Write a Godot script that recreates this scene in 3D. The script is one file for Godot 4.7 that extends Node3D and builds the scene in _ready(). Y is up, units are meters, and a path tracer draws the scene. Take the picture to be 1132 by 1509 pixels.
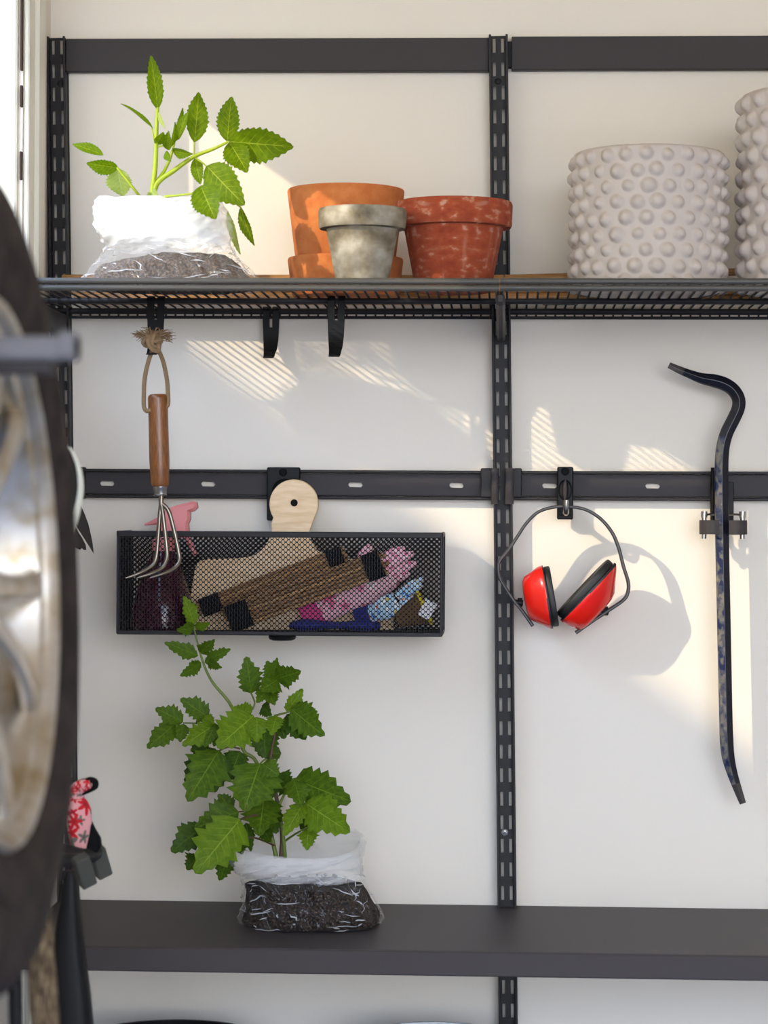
extends Node3D

const F := 3600.0
var cam_pos := Vector3(0.0, 1.1, 3.6)
var cam_basis := Basis()
var smooth_id := 1
var M := {}
var used := {}

# ---------------------------------------------------------------- placing
func at(px: float, py: float, z: float) -> Vector3:
	var d: Vector3 = cam_basis * Vector3((px - 566.0) / F, -(py - 754.5) / F, -1.0)
	return cam_pos + d * ((z - cam_pos.z) / d.z)

func per_px(z: float) -> float:
	return (cam_pos.z - z) / F

# ---------------------------------------------------------------- naming
func numbered(called: String) -> String:
	if not used.has(called):
		used[called] = 0
		return called
	used[called] += 1
	return "%s_%03d" % [called, used[called]]

func tag(o: Node, label: String, category: String, group := "", kind := "") -> Node:
	if label: o.set_meta("label", label)
	if category: o.set_meta("category", category)
	if group: o.set_meta("group", group)
	if kind: o.set_meta("kind", kind)
	return o

func thing(called: String, label: String, category: String, where := Vector3.ZERO, group := "") -> Node3D:
	var o := Node3D.new()
	o.name = numbered(called)
	o.position = where
	add_child(o, true)
	tag(o, label, category, group)
	return o

# meshes are modelled in world space; origin of the thing is taken off here
func obj(called: String, what, m: Material, parent: Node = null) -> MeshInstance3D:
	var o := MeshInstance3D.new()
	var mesh: Mesh
	if what is SurfaceTool:
		what.generate_normals()
		mesh = what.commit()
	else:
		mesh = what
	o.mesh = mesh
	if m: o.material_override = m
	if parent == null:
		o.name = numbered(called)
		add_child(o, true)
	else:
		o.name = called
		parent.add_child(o, true)
		var base := Vector3.ZERO
		var p: Node = parent
		while p is Node3D and p != self:
			base += (p as Node3D).position
			p = p.get_parent()
		o.position = -base
	return o

func struct(called: String, st, m: Material, label := "") -> MeshInstance3D:
	var o := obj(called, st, m)
	tag(o, label, "", "", "structure")
	return o

# ---------------------------------------------------------------- mesh building
func mb() -> SurfaceTool:
	var st := SurfaceTool.new()
	st.begin(Mesh.PRIMITIVE_TRIANGLES)
	return st

func emit(st: SurfaceTool, tris: Array, sheet := false) -> void:
	var vol := 0.0
	if tris.is_empty(): return
	var o: Vector3 = tris[0][0]
	for t in tris:
		vol += (t[0] - o).dot((t[1] - o).cross(t[2] - o))
	var flip := vol > 0.0 and not sheet
	for t in tris:
		st.set_smooth_group(t[6])
		var order := [0, 2, 1] if flip else [0, 1, 2]
		for k in order:
			st.set_uv(t[3 + k])
			st.add_vertex(t[k])

func new_group() -> int:
	smooth_id += 1
	return smooth_id

func quad_into(tris: Array, a: Vector3, b: Vector3, c: Vector3, d: Vector3, ua: Vector2, ub: Vector2, uc: Vector2, ud: Vector2, g: int) -> void:
	tris.append([a, b, c, ua, ub, uc, g])
	tris.append([a, c, d, ua, uc, ud, g])

func loft(st: SurfaceTool, rings: Array, smooth := true, cap0 := true, cap1 := true) -> void:
	var tris := []
	var g := new_group()
	var n: int = rings[0].size()
	for i in rings.size() - 1:
		for j in n:
			var k := (j + 1) % n
			var v0 := float(i) / (rings.size() - 1)
			var v1 := float(i + 1) / (rings.size() - 1)
			quad_into(tris, rings[i][j], rings[i][k], rings[i + 1][k], rings[i + 1][j], Vector2(float(j) / n, v0), Vector2(float(j + 1) / n, v0), Vector2(float(j + 1) / n, v1), Vector2(float(j) / n, v1), g if smooth else -1)
	for e in 2:
		if (e == 0 and not cap0) or (e == 1 and not cap1): continue
		var r: PackedVector3Array = rings[0] if e == 0 else rings[-1]
		var c := Vector3.ZERO
		for p in r: c += p / n
		for j in n:
			var k := (j + 1) % n
			var u := Vector2(0.5, 0.0 if e == 0 else 1.0)
			if e == 0: tris.append([r[k], r[j], c, u, u, u, -1])
			else: tris.append([r[j], r[k], c, u, u, u, -1])
	emit(st, tris)

func curve(pts: Array, k := 6) -> Array:
	var out := []
	for i in pts.size() - 1:
		var p0: Vector3 = pts[maxi(i - 1, 0)]
		var p1: Vector3 = pts[i]
		var p2: Vector3 = pts[i + 1]
		var p3: Vector3 = pts[mini(i + 2, pts.size() - 1)]
		for s in k:
			out.append(p1.cubic_interpolate(p2, p0, p3, float(s) / k))
	out.append(pts[-1])
	return out

func lerp_list(a: Array, n: int) -> Array:
	var out := []
	for i in n:
		var f := float(i) / maxi(n - 1, 1) * (a.size() - 1)
		var j := mini(int(f), a.size() - 2)
		out.append(lerpf(a[j], a[j + 1], f - j))
	return out

func frames(pts: Array, start := Vector3(0, 0, 1)) -> Array:
	var out := []
	var side := start
	for i in pts.size():
		var t: Vector3 = (pts[mini(i + 1, pts.size() - 1)] - pts[maxi(i - 1, 0)]).normalized()
		side = side - t * side.dot(t)
		if side.length() < 1e-4: side = t.cross(Vector3(1, 0.3, 0.1))
		side = side.normalized()
		out.append(Basis(side, t.cross(side), t))
	return out

# radii: a number or a list along the path; flat: second radius as a share of the first
func tube(st: SurfaceTool, pts: Array, radii, n := 8, flat := 1.0, smooth := true, start := Vector3(0, 0, 1), twist := 0.0) -> void:
	var fr := frames(pts, start)
	var rs: Array = lerp_list(radii, pts.size()) if radii is Array else lerp_list([radii, radii], pts.size())
	var rings := []
	for i in pts.size():
		var ring := PackedVector3Array()
		for j in n:
			var a := TAU * j / n + twist
			ring.append(pts[i] + fr[i].x * cos(a) * rs[i] * flat + fr[i].y * sin(a) * rs[i])
		rings.append(ring)
	loft(st, rings, smooth)

# flat strap: width along its side axis, thickness across
func strap(st: SurfaceTool, pts: Array, widths, thick: float, side: Vector3) -> void:
	var fr := frames(pts, side)
	var ws: Array = lerp_list(widths, pts.size()) if widths is Array else lerp_list([widths, widths], pts.size())
	var rings := []
	for i in pts.size():
		var s: Vector3 = fr[i].x * ws[i] * 0.5
		var t: Vector3 = fr[i].y * thick * 0.5
		var e: Vector3 = fr[i].x * minf(thick * 0.3, ws[i] * 0.2)
		rings.append(PackedVector3Array([pts[i] - s + t * 0.4, pts[i] - s + e + t, pts[i] + s - e + t, pts[i] + s + t * 0.4, pts[i] + s - t * 0.4, pts[i] + s - e - t, pts[i] - s + e - t, pts[i] - s - t * 0.4]))
	loft(st, rings, false)

func lathe(st: SurfaceTool, prof: Array, n: int, xf: Transform3D, a0 := 0.0, a1 := TAU) -> void:
	var tris := []
	var g := new_group()
	var full := absf(a1 - a0 - TAU) < 0.001
	var run := 0.0
	for i in prof.size() - 1:
		var p: Vector2 = prof[i]
		var q: Vector2 = prof[i + 1]
		if p.is_equal_approx(q): continue
		if i > 0:
			var d0: Vector2 = (p - prof[i - 1]).normalized()
			if d0.dot((q - p).normalized()) < 0.75: g = new_group()
		var run2 := run + p.distance_to(q)
		for j in n:
			var a := a0 + (a1 - a0) * j / n
			var b := a0 + (a1 - a0) * ((j + 1) % n if full else j + 1) / n
			quad_into(tris, xf * Vector3(p.x * cos(a), p.y, p.x * sin(a)), xf * Vector3(p.x * cos(b), p.y, p.x * sin(b)), xf * Vector3(q.x * cos(b), q.y, q.x * sin(b)), xf * Vector3(q.x * cos(a), q.y, q.x * sin(a)), Vector2(float(j) / n, run), Vector2(float(j + 1) / n, run), Vector2(float(j + 1) / n, run2), Vector2(float(j) / n, run2), g)
		run = run2
	emit(st, tris)

# extruded polygon in the xy plane of xf, thick along z and centred, with bevelled rims
func prism(st: SurfaceTool, poly: PackedVector2Array, thick: float, xf: Transform3D, bevel := 0.0) -> void:
	var p := poly.duplicate()
	var area := 0.0
	for i in p.size():
		area += p[i].cross(p[(i + 1) % p.size()])
	if area < 0.0: p.reverse()
	var n := p.size()
	var ins := PackedVector2Array()
	for i in n:
		var a := (p[i] - p[(i + n - 1) % n]).normalized()
		var b := (p[(i + 1) % n] - p[i]).normalized()
		var m := (Vector2(-a.y, a.x) + Vector2(-b.y, b.x))
		m = m.normalized() / maxf(0.4, sqrt(maxf(0.05, (1.0 + a.dot(b)) / 2.0)))
		ins.append(p[i] + m * bevel)
	var levels := [[ins, -thick / 2], [p, -thick / 2 + bevel], [p, thick / 2 - bevel], [ins, thick / 2]] if bevel > 0.0 else [[p, -thick / 2], [p, thick / 2]]
	var tris := []
	for l in levels.size() - 1:
		for j in n:
			var k := (j + 1) % n
			var a: Vector2 = levels[l][0][j]
			var b: Vector2 = levels[l][0][k]
			var c: Vector2 = levels[l + 1][0][k]
			var d: Vector2 = levels[l + 1][0][j]
			quad_into(tris, xf * Vector3(a.x, a.y, levels[l][1]), xf * Vector3(b.x, b.y, levels[l][1]), xf * Vector3(c.x, c.y, levels[l + 1][1]), xf * Vector3(d.x, d.y, levels[l + 1][1]), a, b, c, d, -1)
	var flat: PackedVector2Array = levels[-1][0]
	var idx := Geometry2D.triangulate_polygon(flat)
	for t in range(0, idx.size(), 3):
		var tri := [flat[idx[t]], flat[idx[t + 1]], flat[idx[t + 2]]]
		if (tri[1] - tri[0]).cross(tri[2] - tri[0]) < 0.0: tri = [tri[0], tri[2], tri[1]]
		tris.append([xf * Vector3(tri[0].x, tri[0].y, thick / 2), xf * Vector3(tri[1].x, tri[1].y, thick / 2), xf * Vector3(tri[2].x, tri[2].y, thick / 2), tri[0], tri[1], tri[2], -1])
		tris.append([xf * Vector3(tri[0].x, tri[0].y, -thick / 2), xf * Vector3(tri[2].x, tri[2].y, -thick / 2), xf * Vector3(tri[1].x, tri[1].y, -thick / 2), tri[0], tri[2], tri[1], -1])
	emit(st, tris)

func place(origin: Vector3, basis := Basis()) -> Transform3D:
	return Transform3D(basis, origin)

func cbox(st: SurfaceTool, size: Vector3, xf: Transform3D, bevel := 0.0) -> void:
	var x := size.x / 2
	var y := size.y / 2
	var b := minf(bevel, minf(x, y) * 0.6)
	if b <= 0.0:
		prism(st, PackedVector2Array([Vector2(-x, -y), Vector2(x, -y), Vector2(x, y), Vector2(-x, y)]), size.z, xf)
		return
	prism(st, PackedVector2Array([Vector2(-x + b, -y), Vector2(x - b, -y), Vector2(x, -y + b), Vector2(x, y - b), Vector2(x - b, y), Vector2(-x + b, y), Vector2(-x, y - b), Vector2(-x, -y + b)]), size.z, xf, minf(b, size.z * 0.3))

func box(a: Vector3, b: Vector3, bevel := 0.0) -> SurfaceTool:
	var st := mb()
	cbox(st, (b - a).abs(), place((a + b) / 2), bevel)
	return st

func into_box(st: SurfaceTool, a: Vector3, b: Vector3, bevel := 0.0) -> void:
	cbox(st, (b - a).abs(), place((a + b) / 2), bevel)

# a grid of points (rows of equal length) as one smooth mesh; wrap closes the rows
func grid_mesh(rows: Array, wrap: bool, flip := false) -> ArrayMesh:
	var n: int = rows[0].size()
	var cols := n + 1 if wrap else n
	var v := PackedVector3Array()
	var uv := PackedVector2Array()
	var nm := PackedVector3Array()
	var idx := PackedInt32Array()
	for i in rows.size():
		for j in cols:
			v.append(rows[i][j % n])
			uv.append(Vector2(float(j) / (cols - 1), float(i) / (rows.size() - 1)))
	nm.resize(v.size())
	for i in rows.size() - 1:
		for j in cols - 1:
			var a := i * cols + j
			var b := a + 1
			var c := a + cols
			var d := c + 1
			for t in ([[a, b, d], [a, d, c]] if not flip else [[a, d, b], [a, c, d]]):
				idx.append_array(PackedInt32Array(t))
				var f := (v[t[2]] - v[t[0]]).cross(v[t[1]] - v[t[0]])
				for k in t: nm[k] += f
	if wrap:
		for i in rows.size():
			var s := nm[i * cols] + nm[i * cols + cols - 1]
			nm[i * cols] = s
			nm[i * cols + cols - 1] = s
	for k in nm.size(): nm[k] = nm[k].normalized()
	var arrays := []
	arrays.resize(Mesh.ARRAY_MAX)
	arrays[Mesh.ARRAY_VERTEX] = v
	arrays[Mesh.ARRAY_NORMAL] = nm
	arrays[Mesh.ARRAY_TEX_UV] = uv
	arrays[Mesh.ARRAY_INDEX] = idx
	var m := ArrayMesh.new()
	m.add_surface_from_arrays(Mesh.PRIMITIVE_TRIANGLES, arrays)
	return m

func rr_ring(c: Vector3, u: Vector3, v: Vector3, a: float, b: float, power := 3.0, n := 28) -> PackedVector3Array:
	var r := PackedVector3Array()
	for j in n:
		var t := TAU * j / n
		var x := signf(cos(t)) * pow(absf(cos(t)), 2.0 / power)
		var y := signf(sin(t)) * pow(absf(sin(t)), 2.0 / power)
		r.append(c + u * a * x + v * b * y)
	return r

# ---------------------------------------------------------------- materials
func mat(color: Color, rough := 0.6, metal := 0.0) -> StandardMaterial3D:
	var m := StandardMaterial3D.new()
	m.albedo_color = color
	m.roughness = rough
	m.metallic = metal
	m.cull_mode = BaseMaterial3D.CULL_DISABLED
	return m

func noise_tex(freq: float, ramp: Array, rand_seed: int, size := 512, octaves := 4, kind := FastNoiseLite.TYPE_SIMPLEX_SMOOTH) -> NoiseTexture2D:
	var nz := FastNoiseLite.new()
	nz.seed = rand_seed
	nz.frequency = freq
	nz.noise_type = kind
	nz.fractal_octaves = octaves
	var t := NoiseTexture2D.new()
	t.width = size
	t.height = size
	t.seamless = true
	t.noise = nz
	if ramp.size():
		var g := Gradient.new()
		var offs := PackedFloat32Array()
		var cols := PackedColorArray()
		for r in ramp:
			offs.append(r[0])
			cols.append(r[1])
		g.offsets = offs
		g.colors = cols
		t.color_ramp = g
	return t

func tri(m: StandardMaterial3D, tex: Texture2D, scale: Vector3, bump: Texture2D = null, height := 0.0) -> StandardMaterial3D:
	m.uv1_triplanar = true
	m.uv1_scale = scale
	if tex:
		m.albedo_texture = tex
		m.albedo_color = Color.WHITE
	if bump:
		m.heightmap_enabled = true
		m.heightmap_texture = bump
		m.heightmap_scale = height
	return m

func leaf_texture(dark: Color, light: Color, vein: Color, rand_seed: int) -> ImageTexture:
	var w := 128
	var h := 192
	var im := Image.create(w, h, false, Image.FORMAT_RGB8)
	var nz := FastNoiseLite.new()
	nz.seed = rand_seed
	nz.frequency = 0.03
	for y in h:
		for x in w:
			var u := (x + 0.5) / w * 2.0 - 1.0
			var v := (y + 0.5) / h
			var k := clampf(0.5 + nz.get_noise_2d(x, y) * 0.7, 0.0, 1.0)
			var c := dark.lerp(light, k)
			var f := fposmod((v - absf(u) * 0.22) * 8.0, 1.0)
			var lateral := clampf(1.0 - absf(f - 0.5) / 0.10, 0.0, 1.0) * clampf(1.15 - absf(u), 0.0, 1.0)
			var fine := clampf(1.0 - absf(fposmod((v * 1.0 + absf(u) * 0.5) * 26.0, 1.0) - 0.5) / 0.2, 0.0, 1.0) * 0.18
			var mid := clampf(1.0 - absf(u) / 0.045, 0.0, 1.0)
			c = c.lerp(vein, clampf(maxf(mid, maxf(lateral * 0.6, fine)), 0.0, 1.0))
			im.set_pixel(x, y, c)
	return ImageTexture.create_from_image(im)

func floral(base: Color, blooms: Array, rand_seed: int, count: int, big := 1.0) -> ImageTexture:
	var s := 256
	var im := Image.create(s, s, false, Image.FORMAT_RGB8)
	im.fill(base)
	var r := RandomNumberGenerator.new()
	r.seed = rand_seed
	for k in count:
		var cx := r.randf() * s
		var cy := r.randf() * s
		var rad := r.randf_range(9.0, 22.0) * big
		var col: Color = blooms[r.randi() % blooms.size()]
		var lobes := r.randi_range(3, 6)
		var turn := r.randf() * TAU
		for y in range(int(cy - rad - 2), int(cy + rad + 2)):
			for x in range(int(cx - rad - 2), int(cx + rad + 2)):
				var d := Vector2(x - cx, y - cy)
				var edge := rad * (0.7 + 0.3 * cos(d.angle() * lobes + turn))
				if d.length() < edge:
					im.set_pixel(posmod(x, s), posmod(y, s), col.darkened(0.25) if d.length() < edge * 0.35 else col)
	return ImageTexture.create_from_image(im)

func make_materials() -> void:
	var fine := noise_tex(0.08, [], 3, 512, 4)
	var soft := noise_tex(0.02, [], 5, 512, 4)
	var grit := noise_tex(0.25, [], 9, 512, 2)
	M.wall = tri(mat(Color(0.90, 0.868, 0.818), 0.85), null, Vector3.ONE * 3.0, fine, 0.007)
	M.paint = tri(mat(Color(0.90, 0.885, 0.83), 0.45), null, Vector3.ONE * 4.0, soft, 0.03)
	M.ceiling = mat(Color(0.90, 0.80, 0.62), 0.9)
	M.floor = tri(mat(Color.WHITE, 0.7), noise_tex(0.01, [[0.3, Color(0.30, 0.39, 0.54)], [0.7, Color(0.37, 0.46, 0.60)]], 13), Vector3.ONE * 0.8)
	M.concrete = tri(mat(Color.WHITE, 0.85), noise_tex(0.01, [[0.3, Color(0.52, 0.51, 0.50)], [0.7, Color(0.62, 0.61, 0.595)]], 11), Vector3.ONE * 0.8)
	M.steel = tri(mat(Color(0.235, 0.22, 0.225), 0.5), null, Vector3.ONE * 9.0, grit, 0.004)
	M.steel_dark = tri(mat(Color(0.175, 0.167, 0.172), 0.45), null, Vector3.ONE * 9.0, grit, 0.004)
	M.bench = tri(mat(Color(0.265, 0.245, 0.245), 0.5), null, Vector3.ONE * 6.0, grit, 0.005)
	M.black = mat(Color(0.085, 0.085, 0.09), 0.45)
	M.black_matte = mat(Color(0.06, 0.06, 0.065), 0.8)
	for k in [M.steel, M.steel_dark, M.bench, M.black, M.black_matte]: k.metallic_specular = 0.28
	M.rod = mat(Color(0.30, 0.29, 0.275), 0.35, 0.0)
	M.rod.metallic_specular = 0.4
	M.pin = mat(Color(0.62, 0.61, 0.6), 0.3, 1.0)
	M.tine = mat(Color(0.55, 0.52, 0.48), 0.3, 1.0)
	M.grey_arm = mat(Color(0.47, 0.465, 0.48), 0.6)
	M.grey_arm.metallic_specular = 0.25
	M.grey_rubber = mat(Color(0.32, 0.32, 0.30), 0.7)
	M.grey_rubber.metallic_specular = 0.25
	M.screw = mat(Color(0.85, 0.86, 0.88), 0.3, 0.7)
	M.terracotta = tri(mat(Color.WHITE, 0.9), noise_tex(0.012, [[0.2, Color(0.74, 0.40, 0.19)], [0.8, Color(0.82, 0.50, 0.27)]], 21), Vector3.ONE * 6.0, fine, 0.02)
	M.terracotta_old = tri(mat(Color.WHITE, 0.92), noise_tex(0.018, [[0.0, Color(0.50, 0.19, 0.105)], [0.52, Color(0.62, 0.27, 0.14)], [0.66, Color(0.66, 0.34, 0.215)], [0.78, Color(0.77, 0.58, 0.48)], [1.0, Color(0.80, 0.68, 0.60)]], 33, 512, 7), Vector3(4.5, 6.5, 4.5), fine, 0.03)
	M.weathered = tri(mat(Color.WHITE, 0.95), noise_tex(0.012, [[0.15, Color(0.30, 0.26, 0.20)], [0.45, Color(0.50, 0.455, 0.37)], [0.62, Color(0.64, 0.60, 0.52)], [0.82, Color(0.78, 0.75, 0.69)]], 41, 512, 6), Vector3.ONE * 3.0, fine, 0.06)
	M.planter = tri(mat(Color(0.765, 0.72, 0.685), 0.75), null, Vector3.ONE * 6.0, fine, 0.015)
	M.bamboo = tri(mat(Color.WHITE, 0.55), noise_tex(0.02, [[0.2, Color(0.50, 0.34, 0.17)], [0.8, Color(0.72, 0.53, 0.31)]], 51), Vector3(1.5, 40, 40))
	M.handle = tri(mat(Color.WHITE, 0.32), noise_tex(0.02, [[0.15, Color(0.30, 0.16, 0.05)], [0.5, Color(0.50, 0.285, 0.10)], [0.85, Color(0.63, 0.40, 0.17)]], 57), Vector3(90, 5, 90))
	M.handle.clearcoat_enabled = true
	M.handle.clearcoat = 0.5
	M.rope = tri(mat(Color.WHITE, 0.95), noise_tex(0.05, [[0.2, Color(0.48, 0.37, 0.26)], [0.8, Color(0.71, 0.59, 0.44)]], 61), Vector3.ONE * 40.0, grit, 0.05)
	M.plywood = tri(mat(Color.WHITE, 0.6), noise_tex(0.012, [[0.2, Color(0.86, 0.73, 0.56)], [0.8, Color(0.92, 0.81, 0.66)]], 67), Vector3(3, 16, 16))
	M.stick = tri(mat(Color.WHITE, 0.6), noise_tex(0.02, [[0.2, Color(0.46, 0.32, 0.18)], [0.8, Color(0.66, 0.50, 0.32)]], 69), Vector3.ONE * 18.0)
	M.stick_pale = tri(mat(Color.WHITE, 0.6), noise_tex(0.02, [[0.2, Color(0.58, 0.42, 0.24)], [0.8, Color(0.74, 0.58, 0.38)]], 70), Vector3.ONE * 18.0)
	M.bark = tri(mat(Color.WHITE, 0.95), noise_tex(0.03, [[0.2, Color(0.24, 0.18, 0.125)], [0.55, Color(0.42, 0.35, 0.26)], [0.8, Color(0.64, 0.56, 0.43)]], 71), Vector3(16, 3, 16), fine, 0.3)
	M.tyre = tri(mat(Color.WHITE, 0.75), noise_tex(0.012, [[0.25, Color(0.135, 0.112, 0.11)], [0.8, Color(0.24, 0.20, 0.185)]], 73), Vector3.ONE * 3.0, fine, 0.04)
	M.tyre.metallic_specular = 0.28
	M.alloy = tri(mat(Color.WHITE, 0.33, 0.7), noise_tex(0.012, [[0.2, Color(0.62, 0.55, 0.44)], [0.5, Color(0.74, 0.71, 0.67)], [0.9, Color(0.80, 0.79, 0.78)]], 79), Vector3.ONE * 4.0)
	M.red = mat(Color(0.86, 0.09, 0.03), 0.22)
	M.red.clearcoat_enabled = true
	M.red.clearcoat = 0.4
	M.pad = mat(Color(0.10, 0.10, 0.105), 0.55)
	M.band = mat(Color(0.22, 0.215, 0.215), 0.45)
	M.crow_dark = tri(mat(Color.WHITE, 0.35, 0.2), noise_tex(0.03, [[0.0, Color(0.035, 0.04, 0.085)], [0.74, Color(0.055, 0.06, 0.13)], [0.84, Color(0.22, 0.12, 0.09)], [0.95, Color(0.45, 0.40, 0.36)]], 83, 512, 5), Vector3(12, 8, 12))
	M.crow_worn = tri(mat(Color.WHITE, 0.4, 0.35), noise_tex(0.028, [[0.0, Color(0.06, 0.09, 0.22)], [0.44, Color(0.10, 0.15, 0.32)], [0.50, Color(0.36, 0.37, 0.39)], [0.64, Color(0.50, 0.48, 0.43)], [1.0, Color(0.62, 0.58, 0.51)]], 89, 512, 6), Vector3(5, 3, 5))
	M.crow_steel = mat(Color(0.30, 0.28, 0.27), 0.45, 0.6)
	M.soil = tri(mat(Color.WHITE, 0.95), noise_tex(0.06, [[0.25, Color(0.05, 0.035, 0.03)], [0.55, Color(0.16, 0.11, 0.085)], [0.72, Color(0.24, 0.17, 0.13)], [0.88, Color(0.55, 0.46, 0.38)]], 91, 512, 5), Vector3.ONE * 7.0, grit, 0.5)
	M.soil.metallic_specular = 0.2
	M.soil_sunlit = tri(mat(Color.WHITE, 0.95), noise_tex(0.06, [[0.25, Color(0.13, 0.095, 0.07)], [0.5, Color(0.34, 0.255, 0.19)], [0.75, Color(0.55, 0.45, 0.36)], [0.9, Color(0.72, 0.63, 0.54)]], 93, 512, 5), Vector3.ONE * 6.0, grit, 0.5)  # lighter copy of soil; bright sun on it is put into the colour
	M.bag = mat(Color(0.95, 0.955, 0.96, 0.02), 0.04)
	M.bag.transparency = BaseMaterial3D.TRANSPARENCY_ALPHA
	M.bag.metallic_specular = 0.27
	M.bag_milky = mat(Color(0.96, 0.96, 0.965, 0.07), 0.07)
	M.bag_milky.metallic_specular = 0.17
	M.bag_veil = mat(Color(0.96, 0.96, 0.965, 0.25), 0.1)
	M.bag_veil.metallic_specular = 0.2
	M.bag_veil.transparency = BaseMaterial3D.TRANSPARENCY_ALPHA
	M.bag_milky.transparency = BaseMaterial3D.TRANSPARENCY_ALPHA
	M.glint = mat(Color(0.95, 0.95, 0.96, 0.42), 0.15)  # whitish fold strands, glints on the plastic put into the colour
	M.glint.transparency = BaseMaterial3D.TRANSPARENCY_ALPHA
	M.bag_white = mat(Color(0.96, 0.96, 0.965, 0.42), 0.2)
	M.bag_white.metallic_specular = 0.3
	M.bag_white.transparency = BaseMaterial3D.TRANSPARENCY_ALPHA
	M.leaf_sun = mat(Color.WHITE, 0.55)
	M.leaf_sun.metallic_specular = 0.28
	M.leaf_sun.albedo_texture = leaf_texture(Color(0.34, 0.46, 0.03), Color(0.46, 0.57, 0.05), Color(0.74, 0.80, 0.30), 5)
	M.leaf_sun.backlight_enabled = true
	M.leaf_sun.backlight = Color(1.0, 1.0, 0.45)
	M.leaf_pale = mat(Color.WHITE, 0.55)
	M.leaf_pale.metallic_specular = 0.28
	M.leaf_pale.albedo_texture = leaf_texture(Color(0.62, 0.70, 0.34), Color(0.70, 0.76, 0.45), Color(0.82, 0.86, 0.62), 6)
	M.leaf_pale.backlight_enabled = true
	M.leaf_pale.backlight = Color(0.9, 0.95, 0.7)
	M.leaf = mat(Color.WHITE, 0.55)
	M.leaf.metallic_specular = 0.28
	M.leaf.albedo_texture = leaf_texture(Color(0.21, 0.305, 0.04), Color(0.33, 0.43, 0.07), Color(0.46, 0.56, 0.17), 7)
	M.leaf.backlight_enabled = true
	M.leaf.backlight = Color(0.5, 0.6, 0.3)
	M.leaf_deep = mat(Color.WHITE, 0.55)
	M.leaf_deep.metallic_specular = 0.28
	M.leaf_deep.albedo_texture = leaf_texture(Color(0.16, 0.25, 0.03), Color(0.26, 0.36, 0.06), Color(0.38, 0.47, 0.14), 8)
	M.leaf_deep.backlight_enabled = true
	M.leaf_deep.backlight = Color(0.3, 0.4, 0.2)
	M.leaf_young = mat(Color.WHITE, 0.55)
	M.leaf_young.metallic_specular = 0.28
	M.leaf_young.albedo_texture = leaf_texture(Color(0.31, 0.42, 0.055), Color(0.43, 0.53, 0.10), Color(0.57, 0.66, 0.24), 9)
	M.leaf_young.backlight_enabled = true
	M.leaf_young.backlight = Color(0.6, 0.7, 0.3)
	M.stem_green = mat(Color(0.64, 0.70, 0.13), 0.5)
	M.stem_green.backlight_enabled = true
	M.stem_green.backlight = Color(0.6, 0.65, 0.2)
	M.stem_olive = mat(Color(0.38, 0.44, 0.16), 0.5)
	M.stem_brown = mat(Color(0.33, 0.24, 0.16), 0.6)
	M.purple = mat(Color(0.28, 0.06, 0.165, 0.8), 0.12)
	M.purple.transparency = BaseMaterial3D.TRANSPARENCY_ALPHA
	M.pink_plastic = mat(Color(0.90, 0.56, 0.56), 0.35)
	M.pink_plastic.backlight_enabled = true
	M.pink_plastic.backlight = Color(0.5, 0.25, 0.25)
	M.glove_red = mat(Color.WHITE, 0.85)
	M.glove_red.albedo_texture = floral(Color(0.90, 0.64, 0.64), [Color(0.78, 0.06, 0.12), Color(0.84, 0.10, 0.16), Color(0.80, 0.08, 0.14), Color(0.80, 0.08, 0.14), Color(0.45, 0.42, 0.38)], 4, 30, 1.7)
	M.glove_pink = mat(Color.WHITE, 0.85)
	M.glove_pink.albedo_texture = floral(Color(0.93, 0.74, 0.77), [Color(0.90, 0.50, 0.60), Color(0.97, 0.88, 0.88), Color(0.86, 0.42, 0.55)], 14, 40)
	M.glove_blue = mat(Color.WHITE, 0.85)
	M.glove_blue.albedo_texture = floral(Color(0.70, 0.82, 0.90), [Color(0.95, 0.95, 0.95), Color(0.92, 0.45, 0.25), Color(0.30, 0.50, 0.80), Color(0.90, 0.80, 0.40)], 24, 44)
	M.magenta = mat(Color(0.82, 0.25, 0.52), 0.85)
	M.navy = mat(Color(0.10, 0.14, 0.46), 0.8)
	M.twine = tri(mat(Color.WHITE, 0.9), noise_tex(0.05, [[0.2, Color(0.30, 0.21, 0.11)], [0.8, Color(0.46, 0.34, 0.19)]], 97), Vector3.ONE * 30.0)
	M.yellow = mat(Color(0.85, 0.76, 0.14), 0.7)
	M.paper = mat(Color(0.92, 0.91, 0.90), 0.8)
	M.cream = mat(Color(0.86, 0.85, 0.78), 0.5)
	M.blade = mat(Color(0.15, 0.125, 0.105), 0.4, 0.4)
	M.green = mat(Color(0.38, 0.70, 0.10), 0.6)
	M.white_plastic = mat(Color(0.88, 0.89, 0.90), 0.4)
	M.ground = tri(mat(Color.WHITE, 0.9), noise_tex(0.01, [[0.3, Color(0.74, 0.69, 0.62)], [0.7, Color(0.80, 0.75, 0.68)]], 15), Vector3.ONE * 0.6)
	M.blocker = mat(Color(0.84, 0.78, 0.66), 0.9)  # colour of the added light-blocking wall outside the window
	M.gap = mat(Color(0.16, 0.11, 0.08), 0.9)

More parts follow.
